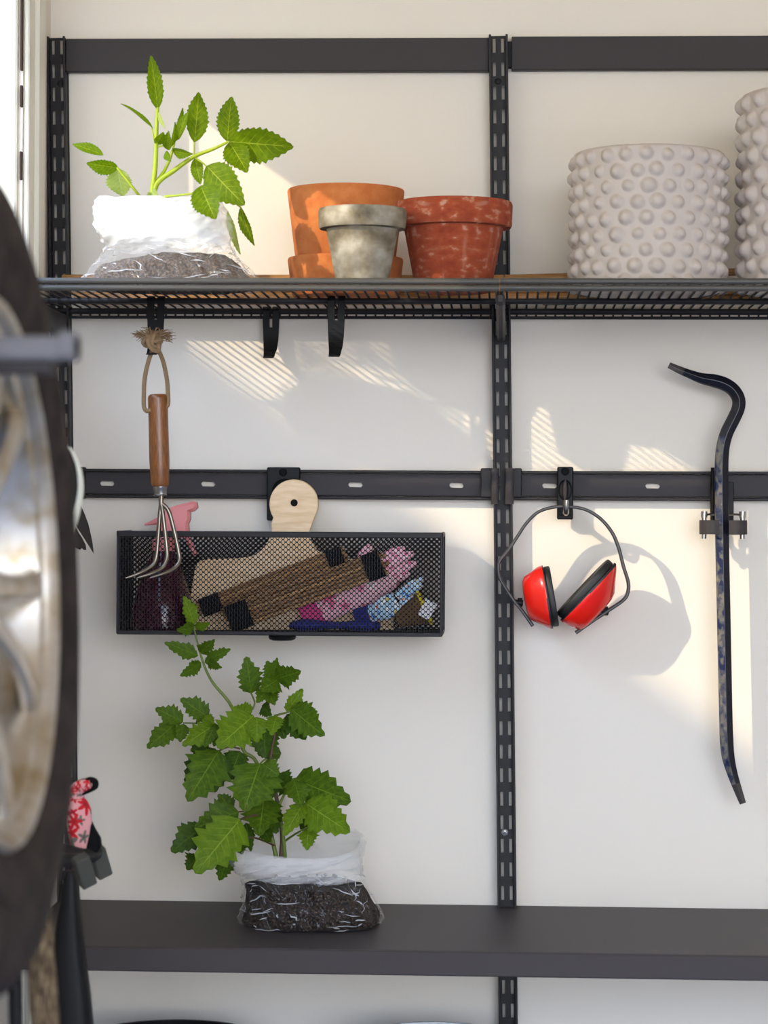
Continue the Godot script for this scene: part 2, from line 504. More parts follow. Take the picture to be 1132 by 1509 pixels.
# ---------------------------------------------------------------- plants
func leaf_mesh(b: Vector3, tip: Vector3, width: float, roll: float, teeth: int, tooth: float, fold: float, droop: float, broad: float, r: RandomNumberGenerator, lobe := 0.0) -> ArrayMesh:
	var y := (tip - b)
	var length := y.length()
	y = y.normalized()
	var to_eye := (cam_pos - b).normalized()
	var nrm := (to_eye - y * to_eye.dot(y)).normalized().rotated(y, roll)
	var x := y.cross(nrm)
	var rows := []
	var m := teeth * 2
	var ph := r.randf() * TAU
	for i in m + 1:
		var t := float(i) / m
		var s := pow(maxf(sin(PI * pow(t, broad)), 0.0), 0.85)
		var w := width * 0.5 * s
		w *= 1.0 + lobe * sin(t * 15.0 + ph)
		var lift := 0.0
		if i % 2 == 1:
			w *= 1.0 + tooth * r.randf_range(0.5, 1.5)
			lift = 0.35 / m
		else:
			w *= 1.0 - tooth * 0.5
		if i == m: w = 0.0
		var row := PackedVector3Array()
		for c in 7:
			var u := (c - 3) / 3.0
			var tt := t + lift * absf(u)
			var sag := droop * length * (tt - 0.5) * (tt - 0.5) * -1.0 + droop * length * 0.25
			var z := sag + fold * absf(u) * w + sin(tt * 9.0 + ph + u * 2.0) * 0.035 * width * absf(u)
			row.append(b + x * (u * w * (1.0 + 0.08 * sin(ph + tt * 3.0) * u)) + y * (tt * length) + nrm * z)
		rows.append(row)
	return grid_mesh(rows, false)

func leaf(parent: Node3D, b: Vector3, tip: Vector3, width: float, m: Material, r: RandomNumberGenerator, o := {}) -> void:
	obj("leaf", leaf_mesh(b, tip, width, o.get("roll", r.randf_range(-0.3, 0.3)), o.get("teeth", 9), o.get("tooth", 0.13), o.get("fold", 0.25), o.get("droop", r.randf_range(0.05, 0.25)), o.get("broad", 0.8), r, o.get("lobe", 0.0)), m, parent)

# ---------------------------------------------------------------- build
func _ready() -> void:
	cam_basis = Basis(Vector3.UP, atan(185.0 / F)) * Basis(Vector3.BACK, 0.0055)
	var cam := Camera3D.new()
	cam.name = "camera"
	add_child(cam)
	cam.transform = Transform3D(cam_basis, cam_pos)
	var lens := CameraAttributesPhysical.new()
	var fov := 2.0 * atan(754.5 / F)
	lens.frustum_focal_length = 12.0 / tan(fov / 2.0)
	lens.exposure_aperture = 3.2
	lens.frustum_focus_distance = 3.46
	lens.frustum_near = 0.05
	lens.frustum_far = 60.0
	cam.attributes = lens
	cam.keep_aspect = Camera3D.KEEP_HEIGHT
	cam.fov = rad_to_deg(fov)
	cam.near = 0.05
	cam.far = 60.0
	cam.current = true

	var env := Environment.new()
	env.background_mode = Environment.BG_SKY
	var sky := Sky.new()
	var sm := ProceduralSkyMaterial.new()
	sm.sky_top_color = Color(0.70, 0.80, 0.95)
	sm.sky_horizon_color = Color(0.93, 0.93, 0.93)
	sm.ground_bottom_color = Color(0.55, 0.53, 0.5)
	sm.ground_horizon_color = Color(0.75, 0.74, 0.72)
	sm.sky_energy_multiplier = 1.0
	sky.sky_material = sm
	env.sky = sky
	env.background_energy_multiplier = 6.4
	env.tonemap_mode = Environment.TONE_MAPPER_LINEAR
	env.tonemap_exposure = 1.75
	env.sdfgi_enabled = true
	env.ssao_enabled = true
	env.ssil_enabled = true
	var we := WorldEnvironment.new()
	we.name = "world_environment"
	we.environment = env
	add_child(we)

	var sun := DirectionalLight3D.new()
	sun.name = "sun"
	sun.light_color = Color(1.0, 0.925, 0.78)
	sun.light_energy = 0.55
	sun.light_angular_distance = 0.75
	sun.shadow_enabled = true
	sun.sky_mode = DirectionalLight3D.SKY_MODE_LIGHT_ONLY
	add_child(sun)
	sun.look_at_from_position(Vector3(-1.0, 0.71, 1.0) * 6.0, Vector3.ZERO, Vector3.UP)

	make_materials()
	room()
	uprights_and_rails()
	wire_shelves()
	bench_shelf()
	wheel()
	planters()
	pots()
	top_plant()
	lower_plant()
	basket()
	hooks_and_cultivator()
	ear_defenders()
	crowbar()
	side_tools()
	buckets()

const LEFT := -0.685

func room() -> void:
	struct("wall_back", box(Vector3(LEFT - 0.2, -0.1, -0.15), Vector3(2.45, 2.6, 0.0)), M.wall, "off-white plastered garage wall behind the shelves")
	struct("floor", box(Vector3(LEFT - 0.2, -0.12, -0.15), Vector3(2.45, 0.0, 5.2)), M.floor, "blue-grey painted garage floor")
	struct("ceiling", box(Vector3(LEFT - 0.2, 2.6, -0.15), Vector3(2.45, 2.75, 5.2)), M.ceiling, "pale wooden garage ceiling")
	struct("wall_right", box(Vector3(2.3, -0.1, 0.0), Vector3(2.45, 2.6, 5.2)), M.wall, "off-white plastered right-hand wall")
	# left wall with the window that lets the sun in
	var y0 := 1.1 + 0.35
	var y1 := 1.1 + 0.79
	var z0 := 0.205
	var z1 := 1.75
	var st := mb()
	into_box(st, Vector3(LEFT - 0.05, -0.1, 0.0), Vector3(LEFT, 2.6, z0))
	into_box(st, Vector3(LEFT - 0.05, -0.1, z1), Vector3(LEFT, 2.6, 5.2))
	into_box(st, Vector3(LEFT - 0.05, -0.1, z0), Vector3(LEFT, y0, z1))
	into_box(st, Vector3(LEFT - 0.05, y1, z0), Vector3(LEFT, 2.6, z1))
	struct("wall_left", st, M.wall, "off-white side wall with a white window frame in it")
	st = mb()
	into_box(st, Vector3(LEFT, 0.0, 0.108), Vector3(LEFT + 0.014, y1 + 0.5, 0.158), 0.003)
	into_box(st, Vector3(LEFT, 0.0, 0.158), Vector3(LEFT + 0.008, y1 + 0.5, 0.2), 0.002)
	struct("trim_1", st, M.paint, "cream painted casing board beside the bright window")
	st = mb()
	into_box(st, Vector3(LEFT - 0.046, y0, z0), Vector3(LEFT - 0.006, y1, z0 + 0.012), 0.003)
	into_box(st, Vector3(LEFT - 0.046, y0, z1 - 0.03), Vector3(LEFT - 0.006, y1, z1), 0.003)
	into_box(st, Vector3(LEFT - 0.046, y1 - 0.02, z0 + 0.03), Vector3(LEFT - 0.006, y1, z1 - 0.03), 0.003)
	into_box(st, Vector3(LEFT - 0.046, y0, z0 + 0.03), Vector3(LEFT - 0.006, y0 + 0.02, z1 - 0.03), 0.003)
	var win := struct("window_1", st, M.paint, "white window frame at the left edge, sunlight coming in through it")
	st = mb()
	for g in [[-20.0, 100.0], [122.0, 154.0], [220.0, 262.0]]:
		into_box(st, Vector3(LEFT - 0.001, at(0, g[1], 0.24).y, 0.214), Vector3(LEFT + 0.0025, at(0, g[0], 0.24).y, 0.221), 0.0006)
	obj("worn_gap", st, M.gap, win)
	st = mb()
	into_box(st, Vector3(-12, -0.3, -12), Vector3(14, -0.12, 14))
	struct("ground", st, M.ground, "pale concrete ground outside the garage")

	struct("added_blocker_wall", box(Vector3(-3.2, -0.12, -3.0), Vector3(-3.0, 3.138, 9.0)), M.blocker, "added unseen wall outside the side window, blocking low sky and sun")  # added out of view to cut sky light and soften the sill edge

func leaning(px0: float, py0: float, px1: float, py1: float, z: float) -> Array:
	return [at(px0, py0, z), at(px1, py1, z)]

func upright(a: Vector3, b: Vector3, label: String, slots_from: float, screws: Array) -> void:
	var t := thing("shelf_upright", label, "shelf upright", Vector3(b.x, b.y, 0.0))
	var dir := (a - b).normalized()
	var basis := Basis(Vector3(dir.y, -dir.x, 0), dir, Vector3.BACK)
	var length := a.distance_to(b)
	var xf := place(Vector3(b.x, b.y, 0), basis)
	var st := mb()
	# web with two columns of slots
	var hw := 0.0105
	var zc := 0.0145
	var th := 0.0016
	var slot_x := 0.0062
	var slot_w := 0.0042
	var pitch := 0.0345
	var slot_h := 0.0205
	for s in [[-hw, -slot_x - slot_w / 2], [-slot_x + slot_w / 2, slot_x - slot_w / 2], [slot_x + slot_w / 2, hw]]:
		cbox(st, Vector3(s[1] - s[0], length, th), xf * place(Vector3((s[0] + s[1]) / 2, length / 2, zc)))
	var y := length - slots_from
	var last := length
	while y > 0.01:
		for s in [-1, 1]:
			cbox(st, Vector3(slot_w, last - y, th), xf * place(Vector3(s * slot_x, (last + y) / 2, zc)))
		last = y - slot_h
		y -= pitch
	if last > 0.0:
		for s in [-1, 1]:
			cbox(st, Vector3(slot_w, last, th), xf * place(Vector3(s * slot_x, last / 2, zc)))
	obj("web", st, M.steel_dark, t)
	for s in [-1, 1]:
		var f := mb()
		cbox(f, Vector3(0.0018, length, 0.029), xf * place(Vector3(s * 0.0114, length / 2, 0.0145)), 0.0006)
		cbox(f, Vector3(0.0034, length, 0.0022), xf * place(Vector3(s * 0.0122, length / 2, 0.0285)), 0.0008)
		cbox(f, Vector3(0.0026, length, 0.0016), xf * place(Vector3(s * 0.0125, length / 2, 0.0016)), 0.0004)
		obj("flange", f, M.steel_dark, t)
	for sc in screws:
		var p := at(sc[0], sc[1], zc)
		var q := mb()
		lathe(q, [Vector2(0, 0.0022), Vector2(0.003, 0.002), Vector2(0.0048, 0.0006), Vector2(0.005, 0.0)], 20, place(Vector3(p.x, p.y, zc + 0.0006), Basis(Vector3.RIGHT, PI / 2)))
		var head := obj("screw", q, M.screw if sc[2] else M.steel_dark, t)
		var k := mb()
		for an in [0.6, 0.6 + PI / 2]:
			cbox(k, Vector3(0.0052, 0.0011, 0.0006), place(Vector3(p.x, p.y, zc + 0.0027), Basis(Vector3.BACK, an)))
		obj("screw_recess", k, M.black, head)

# rail plate between two points, with oval holes at pixel columns
func slotted_rail(x_a: Vector3, x_b: Vector3, half: float, holes: Array, z: float, parent: Node3D) -> void:
	var dir := (x_b - x_a).normalized()
	var up := Vector3(-dir.y, dir.x, 0)
	var xf := place(Vector3(x_a.x, x_a.y, z), Basis(dir, up, Vector3.BACK))
	var length := x_a.distance_to(x_b)
	var st := mb()
	var inner := half - 0.005
	var cur := 0.0
	for h in holes:
		var c := xf.affine_inverse() * at(h, 712, z)
		var a := 0.0105
		var rr := 0.0038
		cbox(st, Vector3(c.x - a - cur, inner * 2, 0.002), xf * place(Vector3((cur + c.x - a) / 2, 0, 0)))
		for s in [1, -1]:
			var poly := PackedVector2Array([Vector2(c.x - a, s * inner), Vector2(c.x + a, s * inner), Vector2(c.x + a, 0)])
			for k in 7:
				var an := PI / 2 * k / 6
				poly.append(Vector2(c.x + a - rr + rr * cos(an), s * rr * sin(an)))
			for k in 7:
				var an := PI / 2 + PI / 2 * k / 6
				poly.append(Vector2(c.x - a + rr + rr * cos(an), s * rr * sin(an)))
			var clean := PackedVector2Array()
			for p in poly:
				if clean.is_empty() or clean[-1].distance_to(p) > 1e-5: clean.append(p)
			prism(st, clean, 0.002, xf)
		cur = c.x + a
	cbox(st, Vector3(length - cur, inner * 2, 0.002), xf * place(Vector3((cur + length) / 2, 0, 0)))
	obj("rail_plate", st, M.steel, parent)
	for s in [1, -1]:
		var lip := mb()
		cbox(lip, Vector3(length, 0.0044, 0.0165), xf * place(Vector3(length / 2, s * (half - 0.0022), 0.0035)), 0.0012)
		if s == -1:
			cbox(lip, Vector3(length, 0.0016, 0.003), xf * place(Vector3(length / 2, -half + 0.006, 0.0018)), 0.0006)
		obj("rail_lip", lip, M.steel_dark, parent)

func uprights_and_rails() -> void:
	upright(at(83.5, 55, 0.02), at(103, 1590, 0.02), "dark grey slotted wall upright near the window, left of the bagged plant", 0.004, [[89, 123, false]])
	upright(at(734.5, 52, 0.02), at(750, 1590, 0.02), "dark grey slotted wall upright in the middle, with a bright screw low down", 0.004, [[734, 120, false], [744, 1226.5, true]])
	# top hang rail in two lengths and the joiner between them
	var spec := [[97.0, 57.0, 106.0, 721.0, 55.0, 105.5, "long dark grey hang rail above the bagged plant and pots"], [754.0, 53.0, 104.0, 1420.0, 50.0, 103.0, "dark grey hang rail above the knobbly planters"]]
	for s in spec:
		var t := thing("hang_rail", s[6], "rail", at(s[0], s[2], 0.0))
		var a := at(s[0], (s[1] + s[2]) / 2, 0.016)
		var b := at(s[3], (s[4] + s[5]) / 2, 0.016)
		var dir := (b - a).normalized()
		var xf := place((a + b) / 2, Basis(dir, Vector3(-dir.y, dir.x, 0), Vector3.BACK))
		var h := 0.0485
		var st := mb()
		cbox(st, Vector3(a.distance_to(b), h, 0.003), xf, 0.001)
		obj("face_plate", st, M.steel, t)
		for e in [1, -1]:
			var q := mb()
			cbox(q, Vector3(a.distance_to(b), 0.003, 0.015), xf * place(Vector3(0, e * (h / 2 - 0.0012), -0.0072)), 0.0008)
			obj("rail_lip", q, M.steel_dark, t)
	var j := thing("rail_joiner", "narrow black joiner plate between the two top rails", "bracket", at(749, 100, 0.0))
	var a0 := at(744, 100, 0.010)
	var b0 := at(757, 61, 0.010)
	obj("joiner_plate", box(Vector3(a0.x, a0.y, 0.001), Vector3(b0.x, b0.y, 0.011), 0.001), M.black, j)
	# mid tool rails
	var t1 := thing("tool_rail", "dark grey slotted tool rail behind the basket and cultivator", "rail", at(113, 735, 0.0))
	slotted_rail(at(113, 712, 0.018), at(727, 715.5, 0.018), 0.0215, [158, 307, 524, 673], 0.006, t1)
	var t2 := thing("tool_rail", "dark grey slotted tool rail behind the ear defenders and crowbar", "rail", at(757, 735, 0.0))
	slotted_rail(at(755, 715.5, 0.018), at(1420, 717.5, 0.018), 0.0215, [810, 962], 0.006, t2)
	for k in [[t1, 708.5, 728, 724, 735], [t2, 750, 769, 744.5, 757]]:
		var p := at(k[1], 690, 0.02)
		var q := at(k[2], 733, 0.02)
		obj("end_cap", box(Vector3(p.x, q.y, 0.004), Vector3(q.x, p.y, 0.0225), 0.0015), M.steel_dark, k[0])
		var c0 := at(k[3], 690, 0.03)
		var c1 := at(k[4], 743, 0.03)
		var st := mb()
		var rings := []
		for i in 13:
			var f := i / 12.0
			var y := lerpf(c0.y, c1.y, f)
			var bulge := 0.006 * sin(PI * clampf(f, 0.06, 0.94)) + 0.001
			rings.append(PackedVector3Array([Vector3(c0.x, y, 0.022), Vector3(c0.x, y, 0.030 + bulge * 0.6), Vector3(c0.x + 0.002, y, 0.031 + bulge), Vector3(c1.x - 0.002, y, 0.031 + bulge), Vector3(c1.x, y, 0.030 + bulge * 0.6), Vector3(c1.x, y, 0.022)]))
		loft(st, rings, true)
		obj("end_clip", st, M.grey_clip if M.has("grey_clip") else M.steel, k[0])
	# left end cap of the first rail
	var e0 := at(113, 688, 0.02)
	var e1 := at(124, 735, 0.02)
	obj("end_cap", box(Vector3(e0.x, e1.y, 0.003), Vector3(e1.x, e0.y, 0.0222), 0.001), M.steel_dark, t1)

func wire_shelves() -> void:
	var y_top := at(735, 414.5, 0.385).y
	var y_low := at(735, 424.5, 0.385).y
	var joint := at(736.5, 414, 0.385).x
	var spans := [[LEFT + 0.012, joint - 0.0006, "left wire shelf carrying the bagged plant and clay pots"], [joint + 0.0006, 0.66, "right wire shelf carrying the knobbly planters"]]
	var y_deck := y_low + 0.0052
	for s in spans:
		var t := thing("wire_shelf", "dark coated " + s[2], "shelf", Vector3(s[0], y_low, 0.2))
		var rods := [["front_rod", y_top, 0.385, 0.0043], ["front_rod", y_low, 0.385, 0.0043], ["middle_rod", y_low - 0.0005, 0.19, 0.0042], ["back_rod", y_low - 0.0005, 0.014, 0.0045], ["back_rod", y_low - 0.0095, 0.014, 0.0022]]
		for r in rods:
			var st := mb()
			tube(st, [Vector3(s[0], r[1], r[2]), Vector3(s[1], r[1], r[2])], r[3], 12)
			obj(r[0], st, M.rod if r[0] == "front_rod" else M.steel_dark, t)
		for x in [s[0] + 0.003, s[1] - 0.003]:
			var st := mb()
			tube(st, [Vector3(x, y_low - 0.0005, 0.012), Vector3(x, y_low - 0.0005, 0.385)], 0.003, 8)
			obj("end_rod", st, M.steel_dark, t)
		# one bent wire, shared by all its copies
		var wire := mb()
		tube(wire, curve([Vector3(0, y_top + 0.001, 0.3795), Vector3(0, y_deck + 0.003, 0.3795), Vector3(0, y_deck, 0.376)], 2) + [Vector3(0, y_deck, 0.01), Vector3(0, y_deck - 0.013, 0.0095)], 0.0016, 6)
		wire.generate_normals()
		var wm := wire.commit()
		var x: float = s[0] + 0.009
		while x < s[1] - 0.004:
			var o := MeshInstance3D.new()
			o.mesh = wm
			o.material_override = M.steel_dark
			o.name = "wire"
			t.add_child(o, true)
			o.position = Vector3(x, 0, 0) - t.position
			x += 0.0141
	# brackets under the wire shelf
	for b in [[737.6, "dark grey shelf bracket on the middle upright under the wire shelf joint"], [38.0, "dark grey shelf bracket on the left upright under the wire shelf"]]:
		var x := at(b[0], 440, 0.37).x if b[0] > 700 else at(92, 470, 0.03).x
		var st := mb()
		var poly := PackedVector2Array([Vector2(0.02, 0.250), Vector2(0.045, 0.249), Vector2(0.06, 0.2525), Vector2(0.372, 0.273), Vector2(0.377, 0.278), Vector2(0.377, 0.2865), Vector2(0.372, 0.289), Vector2(0.02, 0.289)])
		for k in poly.size(): poly[k].y += 1.1
		# local x of the prism runs along world z, thickness along world x
		prism(st, poly, 0.0125, place(Vector3(x, 0, 0), Basis(Vector3(0, 0, 1), Vector3(0, 1, 0), Vector3(-1, 0, 0))), 0.0035)
		var t := thing("shelf_bracket", b[1], "bracket", Vector3(x, 1.35, 0.02))
		obj("bracket_arm", st, M.steel, t)
	# green price tag clipped on the back rod
	var tg := thing("shelf_tag", "small green and black tag on the back rod of the wire shelf", "tag", at(822, 447, 0.02))
	var p0 := at(800, 449.5, 0.0225)
	var p1 := at(852, 441.5, 0.0225)
	obj("tag_plate", box(Vector3(p0.x, p0.y, 0.0192), Vector3(p1.x, p1.y, 0.0212), 0.0004), M.black, tg)
	for g in [[803, 815], [817, 835]]:
		var g0 := at(g[0], 448.6, 0.0225)
		var g1 := at(g[1], 443.6, 0.0225)
		obj("green_panel", box(Vector3(g0.x, g0.y, 0.0213), Vector3(g1.x, g1.y, 0.0223)), M.green, tg)
	var l := mb()
	for g in [[839, 842], [844.5, 846], [848, 851]]:
		var g0 := at(g[0], 447.6, 0.0225)
		var g1 := at(g[1], 445.2, 0.0225)
		into_box(l, Vector3(g0.x, g0.y, 0.0213), Vector3(g1.x, g1.y, 0.0218))
	obj("lettering", l, M.paper, tg)
	# canes lying along the back
	var rad := 0.0078
	var y0 := y_deck + 0.0018 + rad
	var up := rad * 1.75
	var canes := [
		[92.0, 742.0, 0.052, 2, 0.0, "brown wooden cane behind the bagged plant, its cut end showing at left"],
		[744.0, 1089.0, 0.052, 2, 0.012, "brown wooden cane rising behind the planters, its end showing at right"],
		[150.0, 852.0, 0.0435, 1, 0.0, "tan cane in the middle of the stack, ending behind the wide planter"],
		[420.0, 1103.0, 0.0605, 1, 0.0, "brown cane in the middle of the stack, reaching the taller planter"],
		[120.0, 640.0, 0.035, 0, 0.0, "tan cane lying on the wires nearest the wall"],
		[200.0, 1120.0, 0.052, 0, 0.0, "long tan cane at the bottom of the stack on the wires"],
		[110.0, 900.0, 0.069, 0, 0.0, "tan cane lying on the wires in front of the other canes"],
	]
	for c in canes:
		var a := at(c[0], 420, c[2])
		var b := at(c[1], 420, c[2])
		a.y = y0 + up * c[3]
		b.y = a.y + c[4]
		var pts := []
		for k in 13:
			var f := k / 12.0
			pts.append(a.lerp(b, f) + Vector3(0, 0, sin(f * 5.0) * 0.0005))
		var st := mb()
		tube(st, pts, [rad, rad * 0.96, rad, rad * 0.97, rad] if c[4] == 0.0 else [rad, rad * 0.7], 12)
		var o := obj("wooden_cane", st, M.bamboo)
		tag(o, c[5], "cane", "canes stacked at the back of the wire shelf")

func bench_shelf() -> void:
	var t := thing("bench_shelf", "wide dark grey solid metal shelf under the lower bagged plant", "shelf", Vector3(0, 0.5, 0.2))
	var front := at(700, 1402.5, 0.386)
	var top := front.y
	var low := at(700, 1439, 0.386).y
	obj("shelf_top", box(Vector3(LEFT + 0.02, top - 0.012, 0.002), Vector3(0.664, top, 0.384), 0.002), M.bench, t)
	var st := mb()
	cbox(st, Vector3(0.664 - LEFT - 0.02, top - low, 0.006), place(Vector3((0.664 + LEFT + 0.02) / 2, (top + low) / 2 - 0.0002, 0.384)), 0.0022)
	obj("front_lip", st, M.bench, t)
	for x in [at(749, 1400, 0.1).x, at(100, 1400, 0.02).x]:
		var b := mb()
		prism(b, PackedVector2Array([Vector2(0.03, low - 0.03), Vector2(0.37, low + 0.006), Vector2(0.37, top - 0.013), Vector2(0.03, top - 0.013)]), 0.01, place(Vector3(x, 0, 0), Basis(Vector3(0, 0, 1), Vector3(0, 1, 0), Vector3(-1, 0, 0))), 0.002)
		obj("under_bracket", b, M.steel_dark, t)

func wheel() -> void:
	var d := 1.9
	var z := 3.6 - d
	var face := at(14, 753, z).x
	var c := Vector3(face, at(14, 842, z).y, z)
	var xf := place(c, Basis(Vector3.BACK, 0.0487) * Basis(Vector3(0, 0, -1), Vector3(1, 0, 0), Vector3(0, -1, 0)))
	var t := thing("car_wheel", "large car wheel with worn dark tyre and silver alloy rim at left edge", "wheel", c - Vector3(0, 0.34, 0))
	var R := 0.338
	var st := mb()
	lathe(st, [Vector2(0.213, -0.012), Vector2(0.222, -0.003), Vector2(0.24, 0.003), Vector2(0.262, 0.006), Vector2(0.2635, 0.0045), Vector2(0.275, 0.005), Vector2(0.300, 0.001), Vector2(0.316, -0.004), Vector2(0.327, -0.012), Vector2(0.334, -0.024), Vector2(R, -0.04), Vector2(R + 0.002, -0.06)], 96, xf)
	obj("sidewall", st, M.tyre, t)
	st = mb()
	var prof := [Vector2(0.334, -0.0242)]
	for k in 4:
		var x0 := -0.045 - k * 0.036
		prof += [Vector2(R + 0.0015, x0 + 0.008), Vector2(R + 0.0025, x0 - 0.018), Vector2(R - 0.005, x0 - 0.0195), Vector2(R - 0.005, x0 - 0.026)]
	prof += [Vector2(R, -0.19), Vector2(0.30, -0.205), Vector2(0.26, -0.212), Vector2(0.213, -0.19)]
	lathe(st, prof, 96, xf)
	obj("tread", st, M.tyre, t)
	st = mb()
	lathe(st, [Vector2(0.186, -0.19), Vector2(0.182, -0.1), Vector2(0.188, -0.06), Vector2(0.197, -0.03), Vector2(0.202, -0.016), Vector2(0.2135, -0.010), Vector2(0.219, -0.004), Vector2(0.2165, -0.001), Vector2(0.211, -0.004), Vector2(0.2075, -0.013)], 96, xf)
	obj("rim", st, M.alloy, t)
	var hub := mb()
	lathe(hub, [Vector2(0.0, -0.022), Vector2(0.028, -0.022), Vector2(0.033, -0.026), Vector2(0.036, -0.034), Vector2(0.068, -0.038), Vector2(0.075, -0.05), Vector2(0.075, -0.09), Vector2(0.0, -0.09)], 40, xf)
	obj("hub", hub, M.alloy, t)
	for k in 5:
		for s in [-1, 1]:
			var a: float = TAU * k / 5.0 + 0.34 + s * 0.17
			var a2: float = TAU * k / 5.0 + 0.34 + s * 0.26
			var st2 := mb()
			var pts := []
			for i in 7:
				var f := i / 6.0
				var rr := lerpf(0.062, 0.203, f)
				var an := lerpf(a, a2, f)
				pts.append(xf * Vector3(cos(an) * rr, -0.040 + 0.012 * sin(f * PI * 0.8) + 0.010 * f, sin(an) * rr))
			tube(st2, pts, [0.017, 0.013, 0.012, 0.016], 10, 0.6, true, Vector3(1, 0, 0))
			obj("spoke", st2, M.alloy, t)
	var disc := mb()
	lathe(disc, [Vector2(0.0, -0.15), Vector2(0.184, -0.15), Vector2(0.184, -0.156), Vector2(0.0, -0.156)], 64, xf)
	obj("rim_well", disc, M.tyre, t)
	# the arm that carries it
	var tip := at(116, 520, 1.71)
	var top := at(60, 497, 1.71).y
	var bot := at(60, 533, 1.71).y
	var h := thing("wheel_rack_arm", "blurred grey rack arm poking out through the wheel", "bracket", Vector3(LEFT, bot, 1.71))
	st = mb()
	into_box(st, Vector3(LEFT, bot, 1.70), Vector3(tip.x, top, 1.732), 0.003)
	obj("arm", st, M.grey_arm, h)
	st = mb()
	into_box(st, Vector3(tip.x - 0.014, bot + 0.001, 1.699), Vector3(tip.x, top + 0.0035, 1.733), 0.003)
	obj("end_stop", st, M.grey_arm, h)
	st = mb()
	into_box(st, Vector3(LEFT, bot - 0.0105, 1.704), Vector3(tip.x - 0.018, bot, 1.728), 0.002)
	obj("lower_lip", st, M.steel, h)

func planter(c: Vector3, radius: float, height: float, label: String, rows_n: int, cols_n: int, bump: float, rs: int) -> void:
	var t := thing("planter", label, "planter", c, "knobbly off-white planters")
	var nu := 400
	var nv := 150
	var r := RandomNumberGenerator.new()
	r.seed = rs
	var row_h := height / rows_n
	var centres := []
	for i in rows_n + 1:
		var line := []
		for j in cols_n:
			line.append([(j + (0.5 if i % 2 else 0.0)) * TAU / cols_n + r.randf_range(-0.025, 0.025), (i + 0.35) * row_h + r.randf_range(-0.0012, 0.0012), r.randf_range(0.82, 1.12)])
		centres.append(line)
	var rows := []
	for i in nv + 1:
		var y := height * i / nv
		var ring := PackedVector3Array()
		for j in nu:
			var a := TAU * j / nu
			var rad := radius
			var edge := minf(y, height - y)
			if edge < 0.006: rad -= 0.006 - sqrt(maxf(0.0, 0.000036 - (0.006 - edge) * (0.006 - edge)))
			var best := 0.0
			var i0 := int(floor(y / row_h - 0.35))
			for k in range(i0 - 1, i0 + 3):
				if k < 0 or k > rows_n: continue
				var off := 0.5 if k % 2 else 0.0
				var jj := posmod(int(round(a / TAU * cols_n - off)), cols_n)
				for w in [jj, posmod(jj + 1, cols_n), posmod(jj - 1, cols_n)]:
					var b: Array = centres[k][w]
					var da := wrapf(a - b[0], -PI, PI) * radius
					var dy: float = y - b[1]
					var dd: float = sqrt(da * da + dy * dy) / (bump * b[2])
					if dd < 1.0:
						var q := 1.0 - dd * dd
						best = maxf(best, bump * 0.74 * b[2] * (0.5 * q + 0.5 * q * q * (3.0 - 2.0 * q)))
			if height - y < 0.005: best *= (height - y) / 0.005
			ring.append(c + Vector3(cos(a) * (rad + best), y, sin(a) * (rad + best)))
		rows.append(ring)
	for q in [[radius - 0.006, height], [radius - 0.010, height - 0.002], [radius - 0.012, height - 0.01], [radius - 0.014, 0.02], [0.001, 0.014]]:
		var ring := PackedVector3Array()
		for j in nu:
			var a := TAU * j / nu
			ring.append(c + Vector3(cos(a) * q[0], q[1], sin(a) * q[0]))
		rows.append(ring)
	obj("planter_body", grid_mesh(rows, true, true), M.planter, t)
	var foot := mb()
	lathe(foot, [Vector2(0, 0.002), Vector2(radius - 0.012, 0.0), Vector2(radius - 0.004, 0.002), Vector2(radius - 0.002, 0.006)], 64, place(c))
	obj("base", foot, M.planter, t)

var deck_y := 0.0
func planters() -> void:
	deck_y = at(735, 424.5, 0.385).y + 0.0052 + 0.0019
	var z := 0.225
	var c := at(955, 420, z)
	c.y = deck_y
	planter(c, 0.1035, at(955, 211, z + 0.1).y - deck_y, "wide off-white planter covered in round knobs, whole in view", 9, 23, 0.0104, 5)
	c = at(1200, 420, z)
	c.y = deck_y
	planter(c, 0.100, at(1200, 121, z + 0.1).y - deck_y, "taller knobbly off-white planter cut off by the right edge", 11, 20, 0.0122, 9)

func pot_profile(rt: float, rb: float, h: float, lip: float, lip_h: float) -> Array:
	var w := 0.006
	var p := [Vector2(0.0, 0.0), Vector2(rb - 0.003, 0.0), Vector2(rb, 0.003)]
	var r_at := func(y: float) -> float: return lerpf(rb, rt - lip, y / h)
	if lip_h > 0.0:
		p += [Vector2(r_at.call(h - lip_h) , h - lip_h - 0.001), Vector2(rt - 0.0025, h - lip_h), Vector2(rt - 0.001, h - lip_h + 0.003), Vector2(rt, h - 0.004), Vector2(rt - 0.0015, h)]
	else:
		p += [Vector2(rt - 0.0005, h - 0.003), Vector2(rt - 0.0015, h)]
	p += [Vector2(rt - w, h), Vector2(rt - w - 0.002, h - 0.004), Vector2(rb - w, 0.008), Vector2(0.0, 0.008)]
	return p

